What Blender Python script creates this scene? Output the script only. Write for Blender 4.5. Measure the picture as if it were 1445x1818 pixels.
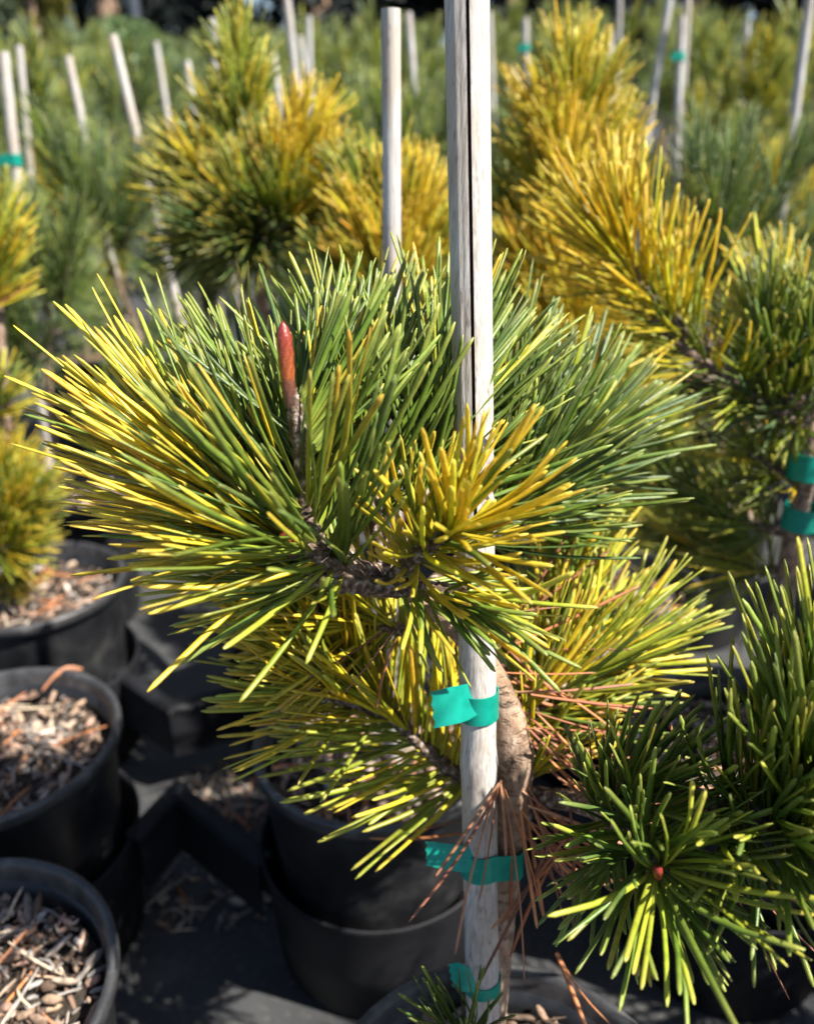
import bpy, math, random
import numpy as np
from mathutils import Vector, Matrix

for o in list(bpy.data.objects): bpy.data.objects.remove(o)
scene = bpy.context.scene
COL = scene.collection
R = math.radians
random.seed(11); rng = np.random.default_rng(11)

# ---------------------------------------------------------------- camera
FPX, W0, H0 = 1450.0, 1445.0, 1818.0
PITCH, CAMZ = R(24.5), 0.555
cd = bpy.data.cameras.new('Camera'); cam = bpy.data.objects.new('Camera', cd); COL.objects.link(cam)
cam.location = (0, 0, CAMZ); cam.rotation_euler = (R(90) - PITCH, 0, 0)
cd.sensor_fit = 'VERTICAL'; cd.sensor_height = 36.0; cd.lens = 36.0 * FPX / H0
cd.clip_start = 0.01; cd.clip_end = 200
cd.dof.use_dof = True; cd.dof.focus_distance = 0.285; cd.dof.aperture_fstop = 7.4
scene.camera = cam
scene.render.resolution_x, scene.render.resolution_y = 813, 1024

# ---------------------------------------------------------------- light
SUN_EL = R(53); SUN_DIR = Vector((0.913 * math.cos(SUN_EL), -0.408 * math.cos(SUN_EL), math.sin(SUN_EL))).normalized()
world = bpy.data.worlds.new('World'); scene.world = world; world.use_nodes = True
wn = world.node_tree.nodes; wl = world.node_tree.links
sky = wn.new('ShaderNodeTexSky'); sky.sky_type = 'NISHITA'; sky.sun_disc = False
sky.sun_elevation = SUN_EL; sky.sun_rotation = math.atan2(SUN_DIR.x, SUN_DIR.y)
bg = wn['Background']; bg.inputs['Strength'].default_value = 0.06
wl.new(sky.outputs[0], bg.inputs['Color'])
sd = bpy.data.lights.new('Sun', 'SUN'); sun = bpy.data.objects.new('Sun', sd); COL.objects.link(sun)
sd.energy = 5.0; sd.angle = R(0.53); sd.color = (1.0, 0.94, 0.83)
sun.location = (3, -1, 4)
sun.rotation_euler = (-SUN_DIR).to_track_quat('-Z', 'Y').to_euler()
scene.cycles.max_bounces = 6; scene.cycles.diffuse_bounces = 3; scene.cycles.glossy_bounces = 2; scene.cycles.transmission_bounces = 4
scene.view_settings.view_transform = 'Standard'; scene.view_settings.look = 'None'
scene.view_settings.exposure = 1.3; scene.view_settings.gamma = 1.0

# ---------------------------------------------------------------- helpers
CP, SP = math.cos(PITCH), math.sin(PITCH)
def at(px, py, Z):                       # photo pixel + depth along the axis -> world point
    u = (px - W0 / 2) / FPX * Z; v = (py - H0 / 2) / FPX * Z
    return Vector((u, Z * CP - v * SP, CAMZ - Z * SP - v * CP))
def atY(px, py, Y):                      # photo pixel on the vertical plane at distance Y
    v = (py - H0 / 2) / FPX
    return at(px, py, Y / (CP - v * SP))
def proj(P):                             # (n,3) -> px, py, Z
    P = np.asarray(P); dz = CAMZ - P[..., 2]
    Z = P[..., 1] * CP + dz * SP; v = -P[..., 1] * SP + dz * CP
    return P[..., 0] / Z * FPX + W0 / 2, v / Z * FPX + H0 / 2, Z
def ground_z(y):
    return 0.0 if y < 0.9 else 0.115 * (y - 0.9)

def new_obj(name, mesh, parent=None):
    o = bpy.data.objects.new(name, mesh); COL.objects.link(o)
    if parent is not None:
        o.parent = parent
        o.matrix_parent_inverse = parent_matrix(parent).inverted()
    return o
def parent_matrix(p):
    m = p.matrix_basis.copy()
    if p.parent is not None: m = parent_matrix(p.parent) @ p.matrix_parent_inverse @ m
    return m
def empty(name, loc=(0, 0, 0)):
    o = bpy.data.objects.new(name, None); COL.objects.link(o); o.location = loc; o.empty_display_size = 0.02
    return o
def tag(o, label=None, cat=None, group=None, kind=None):
    if label: o['label'] = label
    if cat: o['category'] = cat
    if group: o['group'] = group
    if kind: o['kind'] = kind
    return o

def mesh_np(name, V, F, mat, cols=None, smooth=True, uv=None):
    """V (n,3); F list/array of quads or tris; cols (n,3)"""
    me = bpy.data.meshes.new(name)
    V = np.asarray(V, dtype=np.float32).reshape(-1, 3); F = np.asarray(F, dtype=np.int32)
    k = F.shape[1]; nf = len(F)
    me.vertices.add(len(V)); me.vertices.foreach_set('co', V.ravel())
    me.loops.add(nf * k); me.loops.foreach_set('vertex_index', F.ravel())
    me.polygons.add(nf); me.polygons.foreach_set('loop_start', np.arange(0, nf * k, k, dtype=np.int32))
    me.polygons.foreach_set('use_smooth', np.full(nf, smooth, dtype=bool))
    if cols is not None:
        ca = me.color_attributes.new('Col', 'FLOAT_COLOR', 'POINT')
        c4 = np.ones((len(V), 4), dtype=np.float32); c4[:, :3] = np.asarray(cols).reshape(-1, 3)
        ca.data.foreach_set('color', c4.ravel())
    me.update(calc_edges=True); me.validate()
    if mat: me.materials.append(mat)
    return me

class MB:
    def __init__(s): s.v = []; s.f = []; s.c = []
    def add(s, V, F, c=(1, 1, 1)):
        b = len(s.v); s.v += [tuple(x) for x in V]; s.f += [tuple(i + b for i in f) for f in F]
        s.c += [c] * len(V) if not isinstance(c, list) else c
    def box(s, c, sx, sy, sz, M=None, col=(1, 1, 1)):
        V = [Vector(((i & 1) - .5, ((i >> 1) & 1) - .5, ((i >> 2) & 1) - .5)) for i in range(8)]
        V = [Vector((a.x * sx, a.y * sy, a.z * sz)) for a in V]
        if M: V = [M @ a for a in V]
        s.add([a + Vector(c) for a in V], [(0, 2, 3, 1), (4, 5, 7, 6), (0, 1, 5, 4), (2, 6, 7, 3), (0, 4, 6, 2), (1, 3, 7, 5)], col)
    def mesh(s, name, mat, smooth=False):
        me = bpy.data.meshes.new(name); me.from_pydata(s.v, [], s.f); me.update()
        ca = me.color_attributes.new('Col', 'FLOAT_COLOR', 'POINT')
        ca.data.foreach_set('color', np.array([tuple(c) + (1,) for c in s.c], dtype=np.float32).ravel())
        me.polygons.foreach_set('use_smooth', [smooth] * len(me.polygons))
        if mat: me.materials.append(mat)
        return me

def spline(pts, n):
    P = [Vector(p) for p in pts]
    if len(P) == 2: return [P[0].lerp(P[1], i / (n - 1)) for i in range(n)]
    Q = [P[0] * 2 - P[1]] + P + [P[-1] * 2 - P[-2]]
    out = []
    m = len(P) - 1
    for i in range(n):
        t = i / (n - 1) * m; k = min(int(t), m - 1); u = t - k
        a, b, c, d = Q[k], Q[k + 1], Q[k + 2], Q[k + 3]
        out.append(0.5 * ((2 * b) + (c - a) * u + (2 * a - 5 * b + 4 * c - d) * u * u + (3 * b - a - 3 * c + d) * u ** 3))
    return out

def tube(pts, radii, K=10, rough=0.0, caps=True, flat=None):
    n = len(pts); V = []; F = []
    t0 = (pts[1] - pts[0]).normalized()
    ref = Vector((0, 0, 1)) if abs(t0.z) < .9 else Vector((1, 0, 0))
    u = t0.cross(ref).normalized()
    for i in range(n):
        t = (pts[min(i + 1, n - 1)] - pts[max(i - 1, 0)]).normalized()
        u = (u - t * u.dot(t)).normalized(); w = t.cross(u)
        for k in range(K):
            a = 2 * math.pi * k / K; r = radii[i] * (1 + rough * random.uniform(-1, 1))
            V.append(pts[i] + (u * math.cos(a) + w * math.sin(a)) * r)
    for i in range(n - 1):
        for k in range(K):
            F.append((i * K + k, i * K + (k + 1) % K, (i + 1) * K + (k + 1) % K, (i + 1) * K + k))
    if caps:
        F.append(tuple(reversed(range(K)))); F.append(tuple((n - 1) * K + k for k in range(K)))
    return V, F

# ---------------------------------------------------------------- materials
def mat(name):
    m = bpy.data.materials.new(name); m.use_nodes = True
    nt = m.node_tree; b = nt.nodes['Principled BSDF']
    return m, nt, b
def N(nt, typ, **kw):
    n = nt.nodes.new(typ)
    for k, v in kw.items():
        if k in n.inputs: n.inputs[k].default_value = v
        else: setattr(n, k, v)
    return n
def ramp(nt, fac, stops):
    r = nt.nodes.new('ShaderNodeValToRGB'); e = r.color_ramp.elements
    while len(e) < len(stops): e.new(0.5)
    for el, (p, c) in zip(e, stops): el.position = p; el.color = tuple(c) + (1,) if len(c) == 3 else c
    nt.links.new(fac, r.inputs[0]); return r.outputs[0]
def mixc(nt, fac, a, b, mode='MIX'):
    m = nt.nodes.new('ShaderNodeMix'); m.data_type = 'RGBA'; m.blend_type = mode
    for sock, val in ((m.inputs[0], fac), (m.inputs[6], a), (m.inputs[7], b)):
        if isinstance(val, (int, float)): sock.default_value = val
        elif isinstance(val, tuple): sock.default_value = val + (1,)
        else: nt.links.new(val, sock)
    return m.outputs[2]
def bump(nt, h, b, strength=.3, dist=.001):
    n = N(nt, 'ShaderNodeBump'); n.inputs['Strength'].default_value = strength; n.inputs['Distance'].default_value = dist
    nt.links.new(h, n.inputs['Height']); nt.links.new(n.outputs[0], b.inputs['Normal']); return n
def coords(nt, scale=(1, 1, 1), kind='Object'):
    tc = N(nt, 'ShaderNodeTexCoord'); mp = N(nt, 'ShaderNodeMapping'); mp.inputs['Scale'].default_value = scale
    nt.links.new(tc.outputs[kind], mp.inputs[0]); return mp.outputs[0]
def noise(nt, co, scale, detail=3, rough=.55):
    n = N(nt, 'ShaderNodeTexNoise'); n.inputs['Scale'].default_value = scale; n.inputs['Detail'].default_value = detail
    n.inputs['Roughness'].default_value = rough
    if co is not None: nt.links.new(co, n.inputs['Vector'])
    return n.outputs[0]

def m_needle(name, transl=0.30, rough=0.36):
    m, nt, b = mat(name)
    vc = N(nt, 'ShaderNodeVertexColor'); vc.layer_name = 'Col'
    g = N(nt, 'ShaderNodeNewGeometry')
    n1 = noise(nt, g.outputs['Position'], 260, 2); n2 = noise(nt, g.outputs['Position'], 1900, 2)
    c = mixc(nt, 1.0, vc.outputs[0], ramp(nt, n1, [(.3, (.78, .80, .75)), (.7, (1.15, 1.12, 1.1))]), 'MULTIPLY')
    c = mixc(nt, 1.0, c, ramp(nt, n2, [(.35, (.9, .9, .9)), (.62, (1.0, 1.0, 1.0)), (.74, (1.25, 1.25, 1.25))]), 'MULTIPLY')
    nt.links.new(c, b.inputs['Base Color']); b.inputs['Roughness'].default_value = rough
    b.inputs['Specular IOR Level'].default_value = .5
    tr = N(nt, 'ShaderNodeBsdfTranslucent'); nt.links.new(c, tr.inputs[0])
    mx = N(nt, 'ShaderNodeMixShader'); mx.inputs[0].default_value = transl
    nt.links.new(b.outputs[0], mx.inputs[1]); nt.links.new(tr.outputs[0], mx.inputs[2])
    nt.links.new(mx.outputs[0], nt.nodes['Material Output'].inputs['Surface'])
    bump(nt, n2, b, .25, .0003)
    return m
M_NEEDLE = m_needle('needle')
M_DEAD = m_needle('dead_needle', .05, .6)

def m_bark():
    m, nt, b = mat('bark'); co = coords(nt, (1, 1, .45)); co2 = coords(nt, (1, 1, 2.6))
    n = noise(nt, co, 190, 6, .68); rg = noise(nt, co2, 130, 3); pt = noise(nt, coords(nt), 45, 2)
    c = ramp(nt, n, [(.30, (.055, .034, .025)), (.44, (.22, .145, .10)), (.56, (.38, .275, .205)), (.72, (.56, .46, .38))])
    c = mixc(nt, ramp(nt, rg, [(.56, (0, 0, 0)), (.66, (.8, .8, .8))]), c, (.09, .06, .045))
    c = mixc(nt, ramp(nt, pt, [(.45, (0, 0, 0)), (.65, (.5, .5, .5))]), c, (.42, .25, .15))
    nt.links.new(c, b.inputs['Base Color']); b.inputs['Roughness'].default_value = .9
    h = N(nt, 'ShaderNodeMath', operation='SUBTRACT'); nt.links.new(n, h.inputs[0]); nt.links.new(ramp(nt, rg, [(.54, (0, 0, 0)), (.66, (.5, .5, .5))]), h.inputs[1])
    bump(nt, h.outputs[0], b, 1.0, .0018); return m
M_BARK = m_bark()
def m_twig():
    m, nt, b = mat('twig'); co = coords(nt)
    n = noise(nt, co, 420, 4)
    c = ramp(nt, n, [(.35, (.035, .025, .02)), (.5, (.13, .08, .05)), (.62, (.30, .24, .20)), (.75, (.6, .57, .53))])
    nt.links.new(c, b.inputs['Base Color']); b.inputs['Roughness'].default_value = .8; bump(nt, n, b, .9, .001); return m
M_TWIG = m_twig()
def m_bud():
    m, nt, b = mat('bud'); vc = N(nt, 'ShaderNodeVertexColor'); vc.layer_name = 'Col'
    g = N(nt, 'ShaderNodeNewGeometry'); n = noise(nt, g.outputs['Position'], 1500, 3)
    c = mixc(nt, ramp(nt, n, [(.64, (0, 0, 0)), (.72, (.5, .5, .5))]), vc.outputs[0], (.6, .42, .34))
    nt.links.new(c, b.inputs['Base Color']); b.inputs['Roughness'].default_value = .28; bump(nt, n, b, .4, .0005)
    return m
M_BUD = m_bud()
def m_stake(name, tint=(1, 1, 1)):
    m, nt, b = mat(name)
    co = coords(nt, (1, 1, .035)); co2 = coords(nt, (1, 1, .28))
    fib = noise(nt, co, 900, 4); blot = noise(nt, co2, 60, 4); spk = noise(nt, co2, 520, 3)
    c = ramp(nt, fib, [(.3, (.28, .262, .258)), (.5, (.50, .478, .465)), (.72, (.66, .64, .62))])
    c = mixc(nt, ramp(nt, blot, [(.45, (0, 0, 0)), (.62, (.6, .6, .6))]), c, (.40, .32, .25))
    c = mixc(nt, ramp(nt, spk, [(.58, (0, 0, 0)), (.72, (.55, .55, .55))]), c, (.10, .085, .075))
    c = mixc(nt, 1.0, c, tint, 'MULTIPLY')
    nt.links.new(c, b.inputs['Base Color']); b.inputs['Roughness'].default_value = .62; bump(nt, fib, b, .45, .0006); return m
M_STAKE = m_stake('weathered_bamboo'); M_STAKE3 = m_stake('pale_bamboo', (1.1, 1.1, 1.1)); M_STAKE2 = m_stake('grey_bamboo', (.98, 1.0, 1.05))
def m_crack():
    m, nt, b = mat('split_inside'); b.inputs['Base Color'].default_value = (.06, .03, .02, 1); b.inputs['Roughness'].default_value = .9; return m
M_CRACK = m_crack()
def m_plastic():
    m, nt, b = mat('black_plastic'); co = coords(nt)
    n = noise(nt, co, 35, 5, .65); n2 = noise(nt, coords(nt, (1, 1, .08)), 160, 3)
    c = ramp(nt, n, [(.3, (.007, .0075, .009)), (.55, (.015, .016, .019)), (.75, (.045, .044, .043))])
    nt.links.new(c, b.inputs['Base Color'])
    nt.links.new(ramp(nt, n, [(.3, (.30,) * 3), (.7, (.55,) * 3)]), b.inputs['Roughness'])
    bump(nt, n2, b, .12, .001); return m
M_PLASTIC = m_plastic()
def m_rim():
    m, nt, b = mat('lit_scuffed_rim'); n = noise(nt, coords(nt), 60, 5, .65)
    nt.links.new(ramp(nt, n, [(.3, (.018, .019, .022)), (.55, (.05, .05, .054)), (.75, (.12, .118, .115))]), b.inputs['Base Color'])  # scuffed grey, raised so the colour carries the sunlight on the rim
    b.inputs['Roughness'].default_value = .42; bump(nt, n, b, .15, .001); return m
M_RIM = m_rim()
def m_tray():
    m, nt, b = mat('tray_plastic'); n = noise(nt, coords(nt), 40, 5, .6)
    nt.links.new(ramp(nt, n, [(.3, (.006, .0065, .008)), (.7, (.017, .018, .023))]), b.inputs['Base Color'])
    b.inputs['Roughness'].default_value = .6; b.inputs['Specular IOR Level'].default_value = .25; bump(nt, n, b, .1, .001); return m
M_TRAY = m_tray()
def m_fabric():
    m, nt, b = mat('weed_fabric'); co = coords(nt, kind='Object')
    w1 = N(nt, 'ShaderNodeTexWave'); w1.inputs['Scale'].default_value = 150; w1.bands_direction = 'X'; nt.links.new(co, w1.inputs[0])
    w2 = N(nt, 'ShaderNodeTexWave'); w2.inputs['Scale'].default_value = 150; w2.bands_direction = 'Y'; nt.links.new(co, w2.inputs[0])
    mm = N(nt, 'ShaderNodeMath', operation='MAXIMUM'); nt.links.new(w1.outputs[1], mm.inputs[0]); nt.links.new(w2.outputs[1], mm.inputs[1])
    n = noise(nt, co, 9, 6, .6); n2 = noise(nt, co, 160, 3)
    c = ramp(nt, n, [(.3, (.022, .024, .028)), (.6, (.05, .052, .056)), (.8, (.12, .112, .10))])
    c = mixc(nt, ramp(nt, n2, [(.55, (0, 0, 0)), (.75, (.5, .5, .5))]), c, (.14, .12, .10))
    nt.links.new(c, b.inputs['Base Color']); b.inputs['Roughness'].default_value = .6; bump(nt, mm.outputs[0], b, .35, .0006); return m
M_FABRIC = m_fabric()
def m_soil():
    m, nt, b = mat('potting_mix'); n = noise(nt, coords(nt), 220, 5, .7)
    nt.links.new(ramp(nt, n, [(.35, (.012, .009, .007)), (.55, (.045, .032, .024)), (.75, (.16, .115, .085))]), b.inputs['Base Color'])
    b.inputs['Roughness'].default_value = .95; bump(nt, n, b, 1, .004); return m
M_SOIL = m_soil()
def m_vcol(name, rough=.8, nscale=400, transl=0):
    m, nt, b = mat(name); vc = N(nt, 'ShaderNodeVertexColor'); vc.layer_name = 'Col'
    n = noise(nt, coords(nt), nscale, 4)
    c = mixc(nt, 1.0, vc.outputs[0], ramp(nt, n, [(.3, (.55, .55, .55)), (.7, (1.25, 1.25, 1.25))]), 'MULTIPLY')
    nt.links.new(c, b.inputs['Base Color']); b.inputs['Roughness'].default_value = rough; bump(nt, n, b, .5, .001); return m
M_CHIP = m_vcol('bark_chip')
M_LEAF = m_needle('far_foliage', .2, .55)
def m_tape():
    m, nt, b = mat('green_tape'); co = coords(nt)
    w = N(nt, 'ShaderNodeTexWave'); w.inputs['Scale'].default_value = 520; w.bands_direction = 'DIAGONAL'; nt.links.new(co, w.inputs[0])
    n = noise(nt, co, 180, 3)
    c = ramp(nt, n, [(.3, (.004, .30, .23)), (.7, (.010, .42, .33))]); nt.links.new(c, b.inputs['Base Color'])
    b.inputs['Roughness'].default_value = .33; bump(nt, w.outputs[1], b, .2, .0003)
    tr = N(nt, 'ShaderNodeBsdfTranslucent'); nt.links.new(c, tr.inputs[0])
    mx = N(nt, 'ShaderNodeMixShader'); mx.inputs[0].default_value = .25
    nt.links.new(b.outputs[0], mx.inputs[1]); nt.links.new(tr.outputs[0], mx.inputs[2])
    nt.links.new(mx.outputs[0], nt.nodes['Material Output'].inputs['Surface']); return m
M_TAPE = m_tape()
def m_plain(name, c, rough=.8):
    m, nt, b = mat(name); n = noise(nt, coords(nt), 30, 4)
    nt.links.new(mixc(nt, 1.0, c, ramp(nt, n, [(.3, (.7,) * 3), (.7, (1.2,) * 3)]), 'MULTIPLY'), b.inputs['Base Color']); b.inputs['Roughness'].default_value = rough; return m
M_POST = m_plain('dark_metal', (.05, .06, .08), .5)

# ---------------------------------------------------------------- needles
SEC6 = np.array([(-1, 0), (-.62, .50), (0, .68), (.62, .50), (1, 0), (0, -.10)])
SEC4 = np.array([(-1, 0), (0, .62), (1, 0), (0, -.12)])
SEC3 = np.array([(-1, 0), (0, .5), (1, 0)])
def needle_geo(P, D, L, Wd, B, cols, sec=SEC6, S=6, roll=None):
    """P,D,B (n,3); L,Wd (n); cols (n,3,3) base/mid/tip -> V (n,S+1,K,3), F, C"""
    n = len(P); K = len(sec)
    s = np.linspace(0, 1, S + 1) ** 0.9
    s[-2] = max(s[-2], .955)
    c = P[:, None, :] + L[:, None, None] * (s[None, :, None] * D[:, None, :] + (s[None, :, None] ** 2) * B[:, None, :])
    T = D[:, None, :] + 2 * s[None, :, None] * B[:, None, :]
    T /= np.linalg.norm(T, axis=2, keepdims=True)
    ref = np.tile(np.array([0.0, 0, 1]), (n, 1)); par = np.abs((D * ref).sum(1)) > .95; ref[par] = (1, 0, 0)
    if roll is not None: ref = ref + roll
    U = np.cross(T, np.broadcast_to(ref[:, None, :], T.shape)); U /= np.linalg.norm(U, axis=2, keepdims=True) + 1e-9
    Nn = np.cross(U, T)
    prof = np.interp(s, [0, .08, .5, .88, .955, 1], [.66, .85, 1.0, .96, .84, .30])
    w = 0.5 * Wd[:, None] * prof[None, :]
    V = c[:, :, None, :] + w[:, :, None, None] * (sec[None, None, :, 0, None] * U[:, :, None, :] + sec[None, None, :, 1, None] * Nn[:, :, None, :])
    i = np.arange(S)[:, None] * K; k = np.arange(K)[None, :]; k2 = (k + 1) % K
    f1 = np.stack([i + k, i + k2, i + K + k2, i + K + k], axis=2).reshape(-1, 4)
    cap = np.array([[S * K + j for j in q] for q in ([(0, 1, 2, 3)] if K == 4 else [(0, 1, 2, 5), (5, 2, 3, 4)] if K == 6 else [])]).reshape(-1, 4)
    f1 = np.vstack([f1, cap]).astype(int) if len(cap) else f1
    F = (f1[None] + (np.arange(n) * (S + 1) * K)[:, None, None]).reshape(-1, 4)
    t = s[None, :, None]
    C = np.where(t < .45, cols[:, 0:1] * (1 - t / .45) + cols[:, 1:2] * (t / .45), 0)
    hi = np.clip((t - .80) / .20, 0, 1)
    C = np.where(t >= .45, cols[:, 1:2] * (1 - hi) + cols[:, 2:3] * hi, C)
    C = np.broadcast_to(C[:, :, None, :], V.shape)
    return V, F, C, f1

PAL = {
 'g':  ((.26, .31, .050), (.160, .245, .036), (.36, .40, .09)),
 'dg': ((.18, .24, .050), (.095, .165, .036), (.22, .28, .08)),
 'bg': ((.17, .23, .085), (.115, .190, .080), (.26, .32, .15)),
 'yg': ((.38, .42, .055), (.360, .410, .040), (.55, .52, .10)),
 'y':  ((.60, .56, .050), (.820, .630, .042), (.82, .62, .10)),
 'o':  ((.70, .58, .050), (.840, .605, .038), (.84, .58, .08)),
 'lb': ((.20, .27, .100), (.165, .250, .095), (.34, .40, .18)),
 'vy': ((.24, .32, .050), (.460, .450, .045), (.78, .56, .07)),
 'gy': ((.64, .54, .050), (.230, .310, .045), (.22, .30, .07)),
 'ol': ((.24, .27, .055), (.220, .255, .045), (.46, .40, .09)),
}
def needle_cols(keys):
    a = np.array([PAL[k] for k in keys]); n = len(keys)
    j = rng.normal(1, .13, (n, 1, 1)) * (1 + rng.normal(0, .05, (n, 1, 3)))
    return np.clip(a * j, .01, .85)
def pick(mix, n):
    ks = list(mix.keys()); p = np.array([mix[k] for k in ks], float); p /= p.sum()
    return [ks[i] for i in rng.choice(len(ks), n, p=p)]

def shoot_needles(axis, n, L, wid, a0, a1, mix, t0=.1, t1=1.0, up=.12, bend=.12, droop=0.0, sector=None, jit=.10, lvar=.12, mixfn=None, curl=0.0):
    """fascicles of two along the axis -> dict of arrays"""
    pts = np.array([tuple(p) for p in spline(axis, 40)])
    nf = n // 2
    ph = rng.uniform(0, 6.28)
    P, D, LL, WW, BB, RO, KEY = [], [], [], [], [], [], []
    for i in range(nf):
        t = t0 + (t1 - t0) * ((i + rng.uniform(0, 1)) / nf)
        x = t * 39; k = min(int(x), 38); p = pts[k] * (1 - (x - k)) + pts[k + 1] * (x - k)
        T = pts[k + 1] - pts[k]; T /= np.linalg.norm(T)
        ref = np.array([0, 0, 1.0]) if abs(T[2]) < .9 else np.array([1.0, 0, 0])
        u = np.cross(T, ref); u /= np.linalg.norm(u); w = np.cross(T, u)
        for _try in range(20):
            az = ph + i * 2.39996 + rng.normal(0, .25) + _try * 1.3
            rad = u * math.cos(az) + w * math.sin(az)
            if sector is None or np.dot(rad, sector[0]) > sector[1]: break
        al = a0 + (a1 - a0) * (t - t0) / (t1 - t0 + 1e-6) + rng.normal(0, .10)
        d = T * math.cos(al) + rad * math.sin(al)
        d = d + np.array([0, 0, up]) + rng.normal(0, jit, 3) * .5
        d /= np.linalg.norm(d)
        fl = L * (1 + rng.normal(0, lvar))
        if mixfn is not None: key = mixfn(t, rad, d)
        else: key = pick(mix, 1)[0]
        sp = np.cross(d, rng.normal(0, 1, 3)); sp /= np.linalg.norm(sp)
        for sgn in (-1, 1):
            dd = d + sp * sgn * rng.uniform(.03, .11); dd /= np.linalg.norm(dd)
            b = (T * rng.uniform(.2, 1.0) + np.array([0, 0, .4 - droop]) + rng.normal(0, .6, 3)) * bend * 1.25
            if curl and rng.random() < curl: b = b * 3 + rng.normal(0, .35, 3)
            b = b - dd * np.dot(b, dd); bm = np.linalg.norm(b); b = b * (min(bm, .42) / (bm + 1e-9)); fk = 1 / (1 + .8 * min(bm, .42) ** 2)
            P.append(p + rad * .0012); D.append(dd); LL.append(min(fl, L * 1.2) * fk * rng.uniform(.94, 1.05)); WW.append(wid * rng.uniform(.85, 1.12)); BB.append(b); RO.append(rng.normal(0, .5, 3)); KEY.append(key)
    return dict(P=np.array(P), D=np.array(D), L=np.array(LL), W=np.array(WW), B=np.array(BB), R=np.array(RO), C=needle_cols(KEY))

def needles_mesh(name, nd, sec=SEC6, S=6, idx=None, m=None):
    if idx is None: idx = np.arange(len(nd['P']))
    V, F, C, _ = needle_geo(nd['P'][idx], nd['D'][idx], nd['L'][idx], nd['W'][idx], nd['B'][idx], nd['C'][idx], sec, S, nd['R'][idx])
    return mesh_np(name, V, F, m or M_NEEDLE, C)

def bud_mesh(p0, p1, r, dark=1.0):
    a, b = Vector(p0), Vector(p1); n = 16; K = 14
    ax = (b - a); V = []; C = []; F = []
    t = ax.normalized(); u = t.cross(Vector((.3, .9, .1))).normalized(); w = t.cross(u)
    for i in range(n + 1):
        s = i / n
        rr = r * np.interp(s, [0, .1, .6, .82, .93, 1], [.62, .8, 1.0, .98, .62, .08])
        for k in range(K):
            sc = 1 + .07 * math.sin(k * 2 * math.pi / K * 5 + i * 2.1)
            an = 2 * math.pi * k / K
            V.append(a + ax * s + (u * math.cos(an) + w * math.sin(an)) * rr * sc)
            m_ = .5 + .5 * math.sin(k * 3.1 + i * 1.7)
            base = np.array((.06, .035, .03)) * (1 - s) + np.array((.30, .07, .025)) * s if s < .35 else np.array((.30, .075 + .05 * m_, .02)) * (1 - s) + np.array((.20, .018, .020)) * s
            C.append(tuple(np.clip(base * (.8 + .5 * m_) * dark, 0, 1)))
    for i in range(n):
        for k in range(K): F.append((i * K + k, i * K + (k + 1) % K, (i + 1) * K + (k + 1) % K, (i + 1) * K + k))
    return mesh_np('bud', [tuple(v) for v in V], F, M_BUD, C)

def tube_obj(name, pts, r0, r1, m, parent, n=16, K=10, rough=.06):
    sp = spline(pts, n); rad = [r0 + (r1 - r0) * i / (n - 1) for i in range(n)]
    V, F = tube(sp, rad, K, rough, caps=False)
    # close ends with fans folded into quads
    me = mesh_np(name, [tuple(v) for v in V], F, m)
    return new_obj(name, me, parent)

# ---------------------------------------------------------------- ground
ys = [-6, -2, 0, .3, .6, .9] + [1.2 + .4 * i for i in range(35)] + [18, 25, 40, 80, 150]
V = []; F = []
xs = [-150, -60, -20, -8, -4, -2, -1, -.5, 0, .5, 1, 2, 4, 8, 20, 60, 150]
for y in ys:
    for x in xs: V.append((x, y, ground_z(min(y, 16))))
nx = len(xs)
for j in range(len(ys) - 1):
    for i in range(nx - 1): F.append((j * nx + i, j * nx + i + 1, (j + 1) * nx + i + 1, (j + 1) * nx + i))
tag(new_obj('ground', mesh_np('ground', V, F, M_FABRIC)), kind='structure')

# ---------------------------------------------------------------- pots
RIM_Z, RR = 0.1875, 0.0825
def lathe(profile, K=64):
    V = []; F = []
    for (r, z) in profile:
        for k in range(K):
            a = 2 * math.pi * k / K; V.append((r * math.cos(a), r * math.sin(a), z))
    n = len(profile)
    for i in range(n - 1):
        for k in range(K): F.append((i * K + k, i * K + (k + 1) % K, (i + 1) * K + (k + 1) % K, (i + 1) * K + k))
    return V, F
Hp = RIM_Z - 0.012
body_me = mesh_np('wall', *lathe([(.001, .004), (.060, .004), (.0635, 0), (.0650, .004), (.0705, .07), (.0765, Hp - .022), (.0775, Hp - .014), (.0778, Hp - .0115), (.0755, Hp - .0115), (.0740, Hp - .03), (.0680, .06), (.062, .008), (.001, .008)]), M_PLASTIC)
rim_me = mesh_np('rim', *lathe([(.0756, Hp - .0118), (.0785, Hp - .0118), (.0805, Hp - .0105), (.0825, Hp - .0095), (.0830, Hp - .003), (.0824, Hp - .0008), (.0808, Hp), (.0788, Hp - .0006), (.0775, Hp - .003), (.0765, Hp - .008), (.0756, Hp - .0118)]), M_RIM)
soil_prof = [(.0001, .0), (.02, .001), (.04, .0), (.06, -.001), (.0735, -.003)]
def soil_mesh(seed):
    V, F = lathe(soil_prof, 40); r2 = random.Random(seed)
    V = [(x, y, z + r2.uniform(-.002, .002)) for x, y, z in V]
    return mesh_np('potting_mix', V, F, M_SOIL)
SOIL_Z = RIM_Z - .024
CHIPCOL = [(.50, .33, .25), (.12, .075, .05), (.07, .045, .032), (.10, .065, .045), (.42, .29, .20), (.55, .42, .32), (.30, .20, .14), (.16, .10, .07), (.60, .50, .42), (.45, .27, .20), (.22, .19, .17), (.36, .34, .32), (.08, .06, .05)]
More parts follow.
